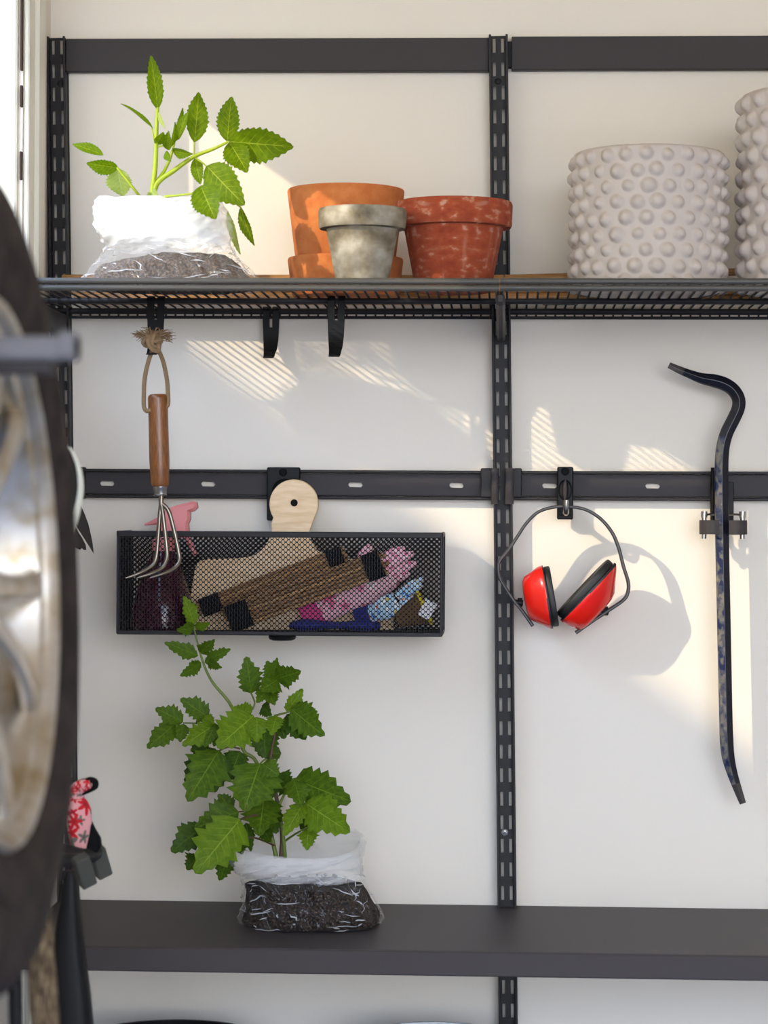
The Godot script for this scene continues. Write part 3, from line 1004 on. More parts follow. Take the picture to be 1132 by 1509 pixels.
func pots() -> void:
	# short terracotta bowl with the orange pot standing in it
	var z := 0.165
	var k := per_px(z)
	var c := at(509, 430, z)
	c.y = deck_y
	var t := thing("terracotta_bowl", "low terracotta pot standing under the orange pot", "pot", c)
	var st := mb()
	var rim_y := at(509, 375, z + 0.06).y
	lathe(st, pot_profile(86.0 * k, 79.0 * k, rim_y - deck_y, 0.001, 0.0), 72, place(c))
	obj("pot_body", st, M.terracotta, t)
	t = thing("orange_pot", "smooth orange terracotta pot stacked in a low pot, left of the others", "pot", c + Vector3(0, 0.012, 0))
	st = mb()
	var top_y := at(508, 273.5, z + 0.05).y
	lathe(st, pot_profile(87.0 * k, 69.0 * k, top_y - deck_y - 0.012, 0.0, 0.0), 72, place(c + Vector3(0, 0.012, 0)))
	obj("pot_body", st, M.terracotta, t)
	# weathered pale pot in front
	z = 0.318
	k = per_px(z)
	c = at(533.5, 430, z)
	c.y = deck_y
	t = thing("weathered_pot", "small weathered pot with grey and white crust, in front", "pot", c)
	st = mb()
	top_y = at(533, 302, z + 0.05).y
	lathe(st, pot_profile(65.5 * k, 38.0 * k, top_y - deck_y, 7.0 * k, 29.0 * k), 72, place(c))
	obj("pot_body", st, M.weathered, t)
	# old red pot
	z = 0.243
	k = per_px(z)
	c = at(668, 430, z)
	c.y = deck_y
	t = thing("red_clay_pot", "wide red clay pot with white salt stains beside the weathered pot", "pot", c)
	st = mb()
	top_y = at(668, 289.5, z + 0.07).y
	lathe(st, pot_profile(87.0 * k, 55.5 * k, top_y - deck_y, 7.0 * k, 37.0 * k), 72, place(c))
	obj("pot_body", st, M.terracotta_old, t)

# rings: [py, centre px, half width px, half depth m, tilt m (front lower, back higher)]
func bag_rows(rings: Array, z: float, scale: float, wrinkle: float, rs: int, nu := 150, per := 7, lying := false) -> Array:
	var nz := FastNoiseLite.new()
	nz.seed = rs
	nz.frequency = 26.0
	nz.fractal_type = FastNoiseLite.FRACTAL_RIDGED
	nz.fractal_octaves = 2
	var nz2 := FastNoiseLite.new()
	nz2.seed = 50
	nz2.frequency = 9.0
	var rows := []
	for i in rings.size() - 1:
		var steps := per + (1 if i == rings.size() - 2 else 0)
		for s in steps:
			var f := float(s) / per
			var p := []
			for q in 5:
				var p0: float = rings[maxi(i - 1, 0)][q]
				var p3: float = rings[mini(i + 2, rings.size() - 1)][q]
				p.append(cubic_interpolate(rings[i][q], rings[i + 1][q], p0, p3, f))
			var c := at(p[1], p[0], z)
			var k := per_px(z)
			var ring := PackedVector3Array()
			for j in nu:
				var a := TAU * j / nu
				var ca := signf(cos(a)) * pow(absf(cos(a)), 0.8)
				var sa := signf(sin(a)) * pow(absf(sin(a)), 0.8)
				var pos := c + Vector3(ca * p[2] * k * scale, -sa * p[4], sa * p[3] * scale)
				var outward := Vector3(ca / maxf(p[2] * k, 0.001), 0, sa / maxf(p[3], 0.001)).normalized()
				var stretch := Vector3((pos.x + pos.y * 0.55) * 1.9, (pos.y - pos.x * 0.55) * 0.45, pos.z * 1.2)
				if lying: stretch = Vector3((pos.x + pos.y * 0.3) * 0.4, (pos.y - pos.x * 0.3) * 1.9, pos.z * 0.5)
				var n := nz.get_noise_3dv(stretch) * wrinkle * 0.7 + nz2.get_noise_3dv(pos) * wrinkle * 1.3
				ring.append(pos + outward * n + Vector3(0, nz2.get_noise_3dv(pos * 1.7 + Vector3.ONE) * wrinkle * 0.6, 0))
			rows.append(ring)
	return rows

func squash(rows: Array, floor_y: float) -> Array:
	for r in rows.size():
		for j in rows[r].size():
			if rows[r][j].y < floor_y:
				var v: Vector3 = rows[r][j]
				v.y = floor_y
				rows[r][j] = v
	return rows

func closed_rows(rows: Array, first := true, last := true) -> Array:
	var out := rows.duplicate()
	for e in 2:
		if (e == 0 and not first) or (e == 1 and not last): continue
		var ring: PackedVector3Array = rows[0] if e == 0 else rows[-1]
		var c := Vector3.ZERO
		for p in ring: c += p / ring.size()
		var dot := PackedVector3Array()
		for p in ring: dot.append(c.lerp(p, 0.02))
		if e == 0: out.push_front(dot)
		else: out.append(dot)
	return out

func crumbs(parent: Node3D, centre: Vector3, size: Vector3, count: int, rs: int) -> void:
	var st := mb()
	var r := RandomNumberGenerator.new()
	r.seed = rs
	for k in count:
		var a := r.randf() * TAU
		var d := sqrt(r.randf())
		var p := centre + Vector3(cos(a) * d * size.x, r.randf_range(0, size.y), sin(a) * d * size.z)
		cbox(st, Vector3.ONE * r.randf_range(0.002, 0.006), place(p, Basis.from_euler(Vector3(r.randf() * 3, r.randf() * 3, r.randf() * 3))), 0.0008)
	tag(obj("soil_crumbs", st, M.soil, parent), "", "", "", "stuff")

# thin raised folds of the plastic, coloured white to stand in for glints
func crease_glints(parent: Node3D, rows: Array, count: int, rs: int, rad: float) -> void:
	var st := mb()
	var r := RandomNumberGenerator.new()
	r.seed = rs
	var n: int = rows[0].size()
	for k in count:
		var i := r.randf_range(4.0, rows.size() - 8.0)
		var j := r.randf_range(0.0, n)
		var di := r.randf_range(-0.4, 1.1)
		var dj := r.randf_range(-2.6, 2.6)
		var pts := []
		for q in r.randi_range(5, 11):
			var a := int(i)
			if a < 1 or a > rows.size() - 2: break
			var p: Vector3 = rows[a][posmod(int(j), n)].lerp(rows[a + 1][posmod(int(j), n)], i - a)
			var out := Vector3(p.x - parent.position.x, 0, p.z - parent.position.z).normalized()
			pts.append(p + out * 0.0006)
			i += di + r.randf_range(-0.3, 0.3)
			j += dj + r.randf_range(-0.8, 0.8)
		if pts.size() < 4: continue
		var w := rad * r.randf_range(0.5, 1.3)
		tube(st, pts, [w * 0.1, w, w * 0.8, w * 0.1], 6)
	tag(obj("crease_glint", st, M.glint, parent), "", "", "", "stuff")

# ---------------------------------------------------------------- plant in the bag on the wire shelf
func zt(x: float, y: float, z: float) -> Vector3:
	return at(60.0 + x * 0.35336, 40.0 + y * 0.35336, z)

func top_plant() -> void:
	var z := 0.272
	var k := per_px(z)
	var c := at(255, 430, z)
	c.y = deck_y
	var t := thing("bagged_seedling", "sunlit leafy seedling in a white plastic bag of soil on the wire shelf", "plant", c)
	var low := [[431.0, 254.0, 116.0, 0.075, 0.0], [424.0, 254.0, 130.0, 0.088, 0.0], [412.0, 254.0, 126.0, 0.088, 0.0], [395.0, 253.0, 112.0, 0.082, 0.0], [376.0, 252.0, 98.0, 0.076, 0.0], [362.0, 252.0, 92.0, 0.072, 0.0]]
	obj("soil", grid_mesh(closed_rows(squash(bag_rows([low[0], low[1], low[2], low[3], [384.0, 268.0, 84.0, 0.06, 0.0], [376.0, 275.0, 50.0, 0.04, 0.0]], z, 0.915, 0.007, 13), deck_y + 0.001)), true, true), M.soil_sunlit, t)
	var skin := squash(bag_rows(low, z, 1.0, 0.0085, 13, 260, 11), deck_y + 0.0003)
	obj("bag", grid_mesh(closed_rows(skin, true, false), true, true), M.bag_milky, t)
	crease_glints(t, skin, 120, 9, 0.0009)
	var collar := [[366.0, 252.0, 92.0, 0.072, 0.0], [356.0, 247.0, 95.0, 0.077, 0.0], [335.0, 243.0, 101.0, 0.08, 0.0], [312.0, 238.0, 99.0, 0.08, 0.003], [296.0, 234.0, 92.0, 0.074, 0.006], [290.0, 234.0, 86.0, 0.068, 0.008], [296.0, 236.0, 82.0, 0.063, 0.007], [330.0, 245.0, 84.0, 0.064, 0.003], [358.0, 250.0, 84.0, 0.062, 0.0]]
	obj("bag_collar", grid_mesh(bag_rows(collar, z, 1.0, 0.0055, 17, 240, 9, true), true, true), M.bag_white, t)
	var r := RandomNumberGenerator.new()
	r.seed = 21
	var stems := [
		[[[462, 770, z], [465, 690, z], [476, 600, z], [480, 540, z], [484, 400, z], [488, 335, z]], [4.6, 3.8, 2.6]],
		[[[468, 765, z], [482, 658, z], [560, 595, z], [640, 540, z], [720, 508, z + 0.01], [782, 478, z + 0.01]], [4.6, 4.0, 3.0, 2.0]],
		[[[455, 765, z], [420, 715, z + 0.01], [385, 670, z + 0.02], [318, 585, z + 0.02]], [3.0, 2.2, 1.6]],
		[[[462, 770, z + 0.02], [510, 712, z + 0.06], [570, 702, z + 0.085], [672, 690, z + 0.09]], [3.2, 2.0, 1.5]],
		[[[482, 650, z], [520, 590, z - 0.01], [545, 530, z - 0.01], [560, 470, z - 0.01]], [3.2, 2.6, 1.6]],
		[[[640, 540, z], [640, 515, z], [641, 480, z]], [1.3, 1.1]],
		[[[645, 545, z], [680, 570, z + 0.01], [700, 590, z + 0.015]], [1.3, 1.1]],
		[[[484, 500, z], [505, 495, z], [530, 490, z]], [1.5, 1.2]],
		[[[700, 690, z + 0.02], [780, 715, z + 0.02], [838, 755, z + 0.02]], [1.5, 1.1]],
		[[[480, 500, z], [472, 460, z], [462, 415, z]], [1.6, 1.1]],
	]
	for s in stems:
		var pts := []
		for p in s[0]: pts.append(zt(p[0], p[1], p[2]))
		var st := mb()
		var rr := []
		for w in s[1]: rr.append(w * k * 0.95)
		tube(st, curve(pts, 5), rr, 8)
		obj("stem", st, M.stem_green, t)
	# [base x, y, tip x, y, width, roll, tip forward, fold, material]
	var L := [
		[488, 345, 459, 118, 68, 0.25, 0.01, 0.3, "leaf_sun"],
		[470, 425, 333, 319, 30, 1.0, 0.02, 0.35, "leaf_sun"],
		[482, 490, 512, 437, 46, 0.5, 0.01, 0.3, "leaf_sun"],
		[530, 512, 535, 432, 44, -0.4, 0.03, 0.4, "leaf_sun"],
		[562, 478, 592, 336, 40, 0.7, -0.01, 0.3, "leaf_sun"],
		[575, 470, 618, 350, 50, -0.7, 0.01, 0.3, "leaf_sun"],
		[545, 500, 560, 395, 30, 0.8, 0.02, 0.3, "leaf_sun"],
		[550, 512, 636, 528, 46, 0.5, 0.03, 0.4, "leaf_sun"],
		[520, 520, 545, 560, 34, 0.5, 0.02, 0.4, "leaf_sun"],
		[641, 482, 660, 271, 92, 0.1, -0.01, 0.18, "leaf_sun"],
		[778, 478, 797, 289, 94, -0.15, 0.01, 0.18, "leaf_sun"],
		[784, 476, 1055, 498, 145, 0.2, 0.03, 0.16, "leaf_sun"],
		[788, 482, 862, 606, 108, -0.15, 0.03, 0.2, "leaf_sun"],
		[645, 546, 667, 656, 56, 0.2, 0.01, 0.2, "leaf_sun"],
		[692, 578, 850, 742, 142, 0.1, 0.03, 0.18, "leaf_sun", 0.03],
		[668, 662, 728, 801, 128, 0.1, 0.05, 0.22, "leaf_sun", 0.085],
		[833, 750, 893, 913, 52, 0.6, 0.01, 0.4, "leaf_sun"],
		[780, 765, 833, 948, 42, 0.7, -0.02, 0.4, "leaf_pale"],
		[322, 586, 190, 566, 66, -0.3, 0.02, 0.5, "leaf_sun"],
		[262, 534, 131, 488, 46, 0.4, 0.0, 0.4, "leaf_sun"],
		[322, 588, 342, 706, 104, 0.15, -0.02, 0.15, "leaf_pale"],
		[462, 680, 505, 735, 44, 0.5, 0.03, 0.4, "leaf_pale"],
		[455, 690, 430, 752, 36, -0.5, 0.03, 0.4, "leaf_pale"],
		[490, 350, 522, 425, 22, 0.7, 0.02, 0.3, "leaf_pale"],
	]
	for q in L:
		var fwd: float = q[9] if q.size() > 9 else 0.0
		leaf(t, zt(q[0], q[1], z + fwd), zt(q[2], q[3], z + q[6] + fwd), q[4] * 0.35336 * k, M[q[8]], r, {"roll": q[5], "fold": q[7], "teeth": 11, "tooth": 0.10, "broad": 0.82})

# ---------------------------------------------------------------- plant in the bag on the bench shelf
func zl(x: float, y: float, z: float) -> Vector3:
	return at(200.0 + x * 0.35778, 860.0 + y * 0.35778, z)

func lower_plant() -> void:
	var z := 0.19
	var k := per_px(z)
	var top := at(700, 1402.5, 0.386).y
	var c := at(452, 1366, z)
	c.y = top
	var t := thing("bagged_plant", "bushy green plant in a clear bag of black soil on the lower shelf", "plant", c)
	var low := [[1362.0, 458.0, 92.0, 0.062, 0.0], [1358.0, 458.0, 101.0, 0.074, 0.0], [1346.0, 459.0, 101.0, 0.078, 0.0], [1326.0, 455.0, 95.0, 0.076, 0.0], [1306.0, 451.0, 90.0, 0.072, 0.0], [1290.0, 449.0, 89.0, 0.070, 0.0], [1276.0, 447.0, 89.0, 0.07, 0.0]]
	obj("soil", grid_mesh(closed_rows(squash(bag_rows([low[0], low[1], low[2], low[3], low[4], [1302.0, 450.0, 84.0, 0.066, 0.0], [1299.0, 450.0, 55.0, 0.04, 0.0]], z, 0.955, 0.006, 23), top + 0.001)), true, true), M.soil, t)
	crumbs(t, at(450, 1302, z), Vector3(0.06, 0.008, 0.045), 60, 4)
	var skin := squash(bag_rows(low, z, 1.0, 0.0085, 23, 280, 11), top + 0.0003)
	obj("bag", grid_mesh(closed_rows(skin, true, false), true, true), M.bag, t)
	crease_glints(t, skin, 90, 6, 0.0009)
	var collar := [[1290.0, 449.0, 90.0, 0.071, 0.0], [1282.0, 443.0, 94.0, 0.076, 0.0], [1268.0, 436.0, 99.0, 0.08, 0.004], [1252.0, 439.0, 97.0, 0.08, 0.009], [1240.0, 444.0, 92.0, 0.076, 0.014], [1239.0, 445.0, 86.0, 0.07, 0.014], [1250.0, 447.0, 82.0, 0.066, 0.011], [1275.0, 449.0, 84.0, 0.066, 0.004], [1292.0, 450.0, 86.0, 0.067, 0.0]]
	obj("bag_collar", grid_mesh(bag_rows(collar, z, 1.0, 0.0062, 31, 240, 9, true), true, true), M.bag_veil, t)
	var r := RandomNumberGenerator.new()
	r.seed = 77
	var stems := [
		[[[600, 1130, z], [604, 1040, z], [592, 950, z], [572, 840, z], [556, 730, z], [574, 610, z], [566, 545, z]], [4.0, 3.4, 2.6, 2.2], "stem_brown"],
		[[[615, 1130, z], [606, 1030, z + 0.005], [590, 930, z + 0.01], [612, 870, z + 0.01], [650, 806, z + 0.01]], [3.2, 2.4, 1.6], "stem_olive"],
		[[[580, 1130, z], [560, 1040, z], [540, 930, z], [500, 740, z], [440, 680, z], [400, 515, z], [312, 400, z], [270, 300, z], [238, 175, z]], [3.6, 3.0, 2.8, 2.6, 2.4, 1.8, 1.2], "stem_olive"],
		[[[480, 520, z], [490, 490, z], [475, 450, z]], [1.6, 1.1], "stem_olive"],
		[[[545, 545, z], [550, 480, z], [575, 390, z]], [1.8, 1.2], "stem_olive"],
		[[[570, 545, z], [625, 530, z], [660, 520, z]], [1.7, 1.2], "stem_olive"],
		[[[330, 580, z], [270, 576, z], [195, 574, z]], [1.7, 1.1], "stem_olive"],
		[[[430, 680, z], [385, 672, z], [340, 690, z]], [1.7, 1.3], "stem_brown"],
		[[[560, 745, z], [535, 725, z + 0.03], [510, 745, z + 0.045]], [1.8, 1.3], "stem_olive"],
		[[[600, 960, z], [640, 935, z + 0.02], [695, 905, z + 0.03]], [1.8, 1.2], "stem_olive"],
		[[[615, 1060, z], [660, 1030, z + 0.02], [705, 1005, z + 0.03]], [1.8, 1.2], "stem_olive"],
		[[[590, 990, z], [500, 940, z + 0.02], [425, 940, z + 0.03]], [1.8, 1.2], "stem_brown"],
		[[[585, 1010, z], [510, 955, z + 0.03], [430, 972, z + 0.05]], [1.8, 1.2], "stem_brown"],
		[[[575, 1080, z], [480, 1045, z + 0.03], [420, 1070, z + 0.03]], [1.5, 1.1], "stem_brown"],
	]
	for s in stems:
		var pts := []
		for p in s[0]: pts.append(zl(p[0], p[1], p[2]))
		var st := mb()
		var rr := []
		for w in s[1]: rr.append(w * k)
		tube(st, curve(pts, 5), rr, 8)
		obj("stem", st, M[s[2]], t)
	# [base x, y, tip x, y, width, base forward, tip forward, roll, material]
	var L := [
		[240, 168, 198, 52, 62, 0, 0.01, 0.3, "leaf_young"], [240, 182, 170, 192, 56, 0, 0.02, -0.4, "leaf"], [245, 182, 306, 162, 40, 0, 0.02, 0.4, "leaf_young"],
		[264, 286, 326, 230, 54, 0, 0.02, 0.2, "leaf"], [258, 298, 117, 243, 64, 0, 0.01, 0.3, "leaf"], [270, 326, 182, 380, 54, 0, 0.03, -0.3, "leaf"], [284, 326, 393, 270, 54, 0, 0.02, -0.4, "leaf"], [296, 322, 356, 347, 44, 0, 0.03, 0.3, "leaf"],
		[476, 452, 455, 300, 92, 0, 0.01, 0.1, "leaf"], [566, 394, 540, 318, 66, 0, 0.0, 0.4, "leaf"], [566, 394, 584, 304, 50, 0, 0.01, -0.4, "leaf"], [578, 392, 682, 360, 92, 0, 0.03, 0.2, "leaf"], [585, 396, 512, 442, 90, 0, 0.03, 0.1, "leaf"], [545, 430, 500, 492, 60, 0, 0.03, 0.2, "leaf"], [544, 440, 571, 502, 66, 0, 0.03, -0.2, "leaf"],
		[622, 528, 688, 432, 66, 0, 0.0, 0.3, "leaf_young"], [640, 515, 778, 628, 120, 0.01, 0.05, 0.15, "leaf"], [640, 520, 750, 530, 70, 0.0, 0.02, -0.4, "leaf"], [580, 545, 560, 625, 70, 0.02, 0.05, 0.2, "leaf_young"], [620, 540, 700, 645, 110, -0.01, 0.01, -0.2, "leaf_deep"], [600, 560, 612, 640, 90, -0.01, 0.0, 0.2, "leaf_deep"],
		[486, 545, 336, 676, 165, 0.03, 0.07, 0.15, "leaf_young"], [480, 530, 400, 512, 70, 0.02, 0.03, -0.3, "leaf_young"], [500, 550, 500, 655, 82, 0.03, 0.06, 0.1, "leaf_young"], [530, 560, 535, 720, 130, -0.01, 0.0, 0.2, "leaf_deep"], [520, 505, 560, 545, 60, 0.0, 0.03, 0.3, "leaf_deep"],
		[195, 570, 80, 514, 76, 0.01, 0.02, 0.25, "leaf"], [165, 574, 46, 678, 92, 0.01, 0.04, -0.15, "leaf"], [300, 552, 184, 474, 86, 0.0, 0.01, 0.2, "leaf"], [196, 578, 182, 654, 58, 0.01, 0.03, 0.1, "leaf"], [325, 580, 192, 668, 88, 0.02, 0.05, -0.2, "leaf_young"], [330, 575, 285, 675, 66, 0.02, 0.04, 0.3, "leaf"], [340, 580, 322, 672, 50, 0.01, 0.03, -0.2, "leaf"], [285, 545, 325, 580, 40, 0.01, 0.03, -0.2, "leaf_young"],
		[345, 685, 212, 898, 160, 0.02, 0.06, 0.1, "leaf"], [330, 680, 205, 825, 120, -0.02, -0.01, 0.2, "leaf_deep"], [348, 695, 325, 862, 90, 0.01, 0.03, -0.2, "leaf_deep"], [430, 690, 385, 810, 120, 0.0, 0.02, 0.2, "leaf_deep"], [300, 655, 225, 690, 60, -0.01, 0.0, 0.2, "leaf_deep"],
		[512, 740, 445, 940, 196, 0.045, 0.08, 0.1, "leaf"], [520, 742, 590, 790, 90, 0.045, 0.06, -0.2, "leaf"], [550, 770, 560, 885, 110, 0.0, 0.02, 0.2, "leaf_deep"], [580, 790, 650, 865, 100, -0.01, 0.0, 0.2, "leaf_deep"], [600, 700, 500, 700, 70, -0.01, 0.0, 0.2, "leaf_deep"],
		[655, 805, 888, 896, 165, 0.01, 0.04, 0.2, "leaf"], [652, 810, 682, 918, 100, 0.02, 0.05, -0.2, "leaf"], [705, 842, 822, 902, 130, -0.02, -0.01, 0.1, "leaf_deep"], [698, 902, 884, 1026, 150, 0.03, 0.07, 0.1, "leaf_young"], [692, 905, 612, 1040, 84, 0.03, 0.06, 0.3, "leaf_young"], [735, 905, 690, 1022, 150, -0.01, 0.0, 0.2, "leaf_deep"],
		[530, 880, 508, 1040, 150, 0.01, 0.05, 0.1, "leaf"], [545, 900, 580, 1030, 90, 0.0, 0.03, -0.2, "leaf_deep"], [425, 940, 240, 1010, 125, 0.03, 0.04, 0.2, "leaf"], [400, 930, 338, 868, 70, 0.02, 0.02, 0.2, "leaf"], [432, 970, 245, 1195, 182, 0.05, 0.09, 0.1, "leaf_young"], [280, 1000, 146, 1106, 110, 0.02, 0.04, 0.1, "leaf_deep"], [262, 1120, 210, 1180, 80, 0.02, 0.04, 0.2, "leaf_deep"], [385, 1120, 346, 1224, 78, 0.03, 0.06, 0.1, "leaf_deep"], [430, 1060, 440, 1115, 60, 0.03, 0.05, 0.2, "leaf_deep"],
		[455, 985, 476, 1104, 54, 0.01, 0.03, 0.2, "leaf_deep"], [530, 1015, 556, 1066, 60, 0.02, 0.04, 0.2, "leaf_deep"], [712, 1008, 706, 1100, 70, 0.03, 0.05, 0.2, "leaf_young"],
	]
	for q in L:
		leaf(t, zl(q[0], q[1], z + q[5]), zl(q[2], q[3], z + q[6]), q[4] * 0.35778 * k, M[q[8]], r, {"roll": q[7], "fold": 0.12, "teeth": 7, "tooth": 0.20, "broad": 0.70, "droop": 0.16, "lobe": 0.12})

# ---------------------------------------------------------------- mesh basket and what is in it
func mesh_panel(w: float, h: float, half := 0.00092) -> ArrayMesh:
	var p := 0.0078
	var row := 0.0036
	var a := row * 0.5
	var v := PackedVector3Array()
	var idx := PackedInt32Array()
	var th := 0.0006
	var nrows := int(h / row) + 1
	var ncell := int(w / p) + 1
	for i in nrows:
		var y := i * row
		var line := []
		var s := 1.0 if i % 2 else -1.0
		for c in ncell:
			for q in [[0.0, s], [0.26, s], [0.5, -s], [0.76, -s]]:
				var x: float = (c + q[0]) * p
				if x <= w: line.append(Vector2(x, clampf(y + q[1] * a, 0.001, h - 0.002)))
		for k in line.size():
			for o in [Vector3(0, half, th), Vector3(0, half, -th), Vector3(0, -half, -th), Vector3(0, -half, th)]:
				v.append(Vector3(line[k].x, line[k].y, 0) + o)
			if k > 0:
				var b := v.size() - 4
				var q := b - 4
				for e in 4:
					var f := (e + 1) % 4
					idx.append_array(PackedInt32Array([q + e, b + e, b + f, q + e, b + f, q + f]))
	var arrays := []
	arrays.resize(Mesh.ARRAY_MAX)
	arrays[Mesh.ARRAY_VERTEX] = v
	arrays[Mesh.ARRAY_INDEX] = idx
	var m := ArrayMesh.new()
	m.add_surface_from_arrays(Mesh.PRIMITIVE_TRIANGLES, arrays)
	return m

func glove(called: String, label: String, m: Material, cuff: Material, pts: Array, width: float, fingers: Array, z: float) -> void:
	var w := pts[0] as Vector3
	var t := thing(called, label, "glove", w)
	var st := mb()
	tube(st, curve(pts, 6), [width * 0.75, width * 0.8, width, width * 0.9], 18, 0.45)
	for f in fingers:
		tube(st, curve(f[0], 5), [f[1], f[1] * 1.05, f[1] * 0.9, f[1] * 0.35], 12, 0.8)
	obj("hand", st, m, t)
	var dir: Vector3 = (pts[0] - pts[1]).normalized()
	var c := mb()
	tube(c, [pts[0] - dir * 0.004, pts[0] + dir * 0.012, pts[0] + dir * 0.024], [width * 0.78, width * 0.82, width * 0.85], 18, 0.45)
	obj("cuff", c, cuff, t)

func basket() -> void:
	var zf := 0.15
	var zb := 0.032
	var a := at(174.5, 783, zf)
	var b := at(650, 937.5, zf)
	var w := b.x - a.x
	var h := a.y - b.y
	var t := thing("mesh_basket", "black wire mesh basket hung on the tool rail, full of garden things", "basket", Vector3(a.x, b.y, zb))
	var front := mesh_panel(w, h)
	var side := mesh_panel(zf - zb, h)
	var bottom := mesh_panel(w, zf - zb)
	var add := func(called: String, m: ArrayMesh, xf: Transform3D):
		var o := MeshInstance3D.new()
		o.mesh = m
		o.material_override = M.steel_dark
		o.name = called
		t.add_child(o, true)
		o.transform = Transform3D(xf.basis, xf.origin - t.position)
		o.set_meta("kind", "stuff")
	add.call("front_mesh", front, place(Vector3(a.x, b.y, zf)))
	add.call("back_mesh", mesh_panel(w, h, 0.0018), place(Vector3(a.x, b.y, zb)))
	var turned := Basis(Vector3(0, 0, -1), Vector3(0, 1, 0), Vector3(1, 0, 0))
	add.call("side_mesh", side, place(Vector3(a.x, b.y, zf), turned))
	add.call("side_mesh", side, place(Vector3(b.x, b.y, zf), turned))
	add.call("bottom_mesh", bottom, place(Vector3(a.x, b.y, zf), Basis(Vector3(1, 0, 0), Vector3(0, 0, -1), Vector3(0, 1, 0))))
	var frame := mb()
	into_box(frame, Vector3(a.x - 0.0025, a.y - 0.0075, zf - 0.002), Vector3(b.x + 0.0025, a.y + 0.001, zf + 0.0022), 0.0012)
	into_box(frame, Vector3(a.x - 0.001, b.y - 0.001, zf - 0.002), Vector3(b.x + 0.001, b.y + 0.005, zf + 0.0022), 0.0016)
	for x in [a.x, b.x]:
		into_box(frame, Vector3(x - 0.0022, b.y, zf - 0.0022), Vector3(x + 0.0022, a.y, zf + 0.0022), 0.0012)
		into_box(frame, Vector3(x - 0.0022, b.y, zb - 0.002), Vector3(x + 0.0022, a.y, zb + 0.002), 0.0012)
		into_box(frame, Vector3(x - 0.002, a.y - 0.006, zb), Vector3(x + 0.002, a.y + 0.001, zf), 0.0012)
		into_box(frame, Vector3(x - 0.002, b.y - 0.001, zb), Vector3(x + 0.002, b.y + 0.004, zf), 0.0012)
	into_box(frame, Vector3(a.x, a.y - 0.007, zb - 0.002), Vector3(b.x, a.y, zb + 0.002), 0.001)
	into_box(frame, Vector3(a.x, b.y - 0.001, zb - 0.002), Vector3(b.x, b.y + 0.005, zb + 0.002), 0.001)
	obj("frame", frame, M.steel_dark, t)
	# foot knob below it
	var kn := mb()
	var kc := at(416, 938, 0.125)
	lathe(kn, [Vector2(0, -0.0085), Vector2(0.013, -0.0085), Vector2(0.0185, -0.0065), Vector2(0.02, -0.003), Vector2(0.0185, 0.0), Vector2(0, 0.0)], 28, place(Vector3(kc.x, b.y - 0.001, kc.z)))
	obj("foot_knob", kn, M.black, t)
	# holder on the rail
	var hold := thing("rail_holder", "black square rail holder behind the plywood handle", "hook", at(417, 765, 0.02))
	var p := at(393, 767, 0.03)
	var q := at(442, 688.5, 0.03)
	obj("plate", box(Vector3(p.x, p.y, 0.0195), Vector3(q.x, q.y, 0.029), 0.0015), M.black, hold)
	var s := mb()
	var hc := at(417, 696, 0.03)
	lathe(s, [Vector2(0, 0.003), Vector2(0.004, 0.003), Vector2(0.0055, 0.001), Vector2(0.006, 0.0)], 20, place(Vector3(hc.x, hc.y, 0.029), Basis(Vector3.RIGHT, PI / 2)))
	obj("button", s, M.black_matte, hold)
	s = mb()
	hc = at(419, 723, 0.03)
	lathe(s, [Vector2(0.0145, 0.0), Vector2(0.0145, 0.004), Vector2(0.016, 0.005), Vector2(0.0175, 0.004), Vector2(0.0175, 0.0)], 32, place(Vector3(hc.x, hc.y, 0.029), Basis(Vector3.RIGHT, PI / 2)))
	obj("ring", s, M.black_matte, hold)
	# plywood board with a rounded handle
	var bz := 0.062
	var poly := PackedVector2Array()
	var outline := []
	for k in 25:
		var an := PI * 1.18 - (PI * 1.36) * k / 24.0
		outline.append(Vector2(433.5 + cos(an) * 36.0, 743.0 - sin(an) * 36.5))
	outline += [Vector2(460.5, 772), Vector2(456.0, 785), Vector2(459.0, 797), Vector2(468.0, 811), Vector2(484.0, 820), Vector2(520.0, 824), Vector2(560.0, 826), Vector2(572.0, 836), Vector2(578.0, 860), Vector2(580.0, 928), Vector2(284.0, 928), Vector2(281.0, 880), Vector2(288.0, 838), Vector2(293.0, 828), Vector2(304.0, 824), Vector2(350.0, 823), Vector2(372.0, 819.5), Vector2(386.0, 811), Vector2(396.0, 797), Vector2(401.0, 785), Vector2(400.0, 772)]
	for o in outline:
		var v := at(o.x, o.y, bz)
		poly.append(Vector2(v.x, v.y))
	var st := mb()
	prism(st, poly, 0.011, place(Vector3(0, 0, bz)), 0.0012)
	var pb := thing("plywood_board", "pale plywood board with a rounded handle sticking up from the basket", "board", at(433, 928, bz))
	obj("board", st, M.plywood, pb)
	st = mb()
	var hole := at(433.5, 741, bz + 0.006)
	lathe(st, [Vector2(0, 0.0006), Vector2(0.0042, 0.0006), Vector2(0.0052, 0.0004), Vector2(0.0052, 0.0)], 24, place(Vector3(hole.x, hole.y, bz + 0.0055), Basis(Vector3.RIGHT, PI / 2)))
	obj("hanging_hole", st, M.black_matte, pb)
	# bundles of sticks with black bands
	var r := RandomNumberGenerator.new()
	r.seed = 12
	var bundles := [
		[Vector2(290, 905), Vector2(512, 815), 13.0, 0.090, 0.87, 0.13, "thin bundle of brown sticks with black band, upper one in the basket"],
		[Vector2(330, 922), Vector2(572, 826), 19.0, 0.118, 0.86, 0.13, "thicker bundle of brown sticks with wide black band, in front in the basket"],
	]
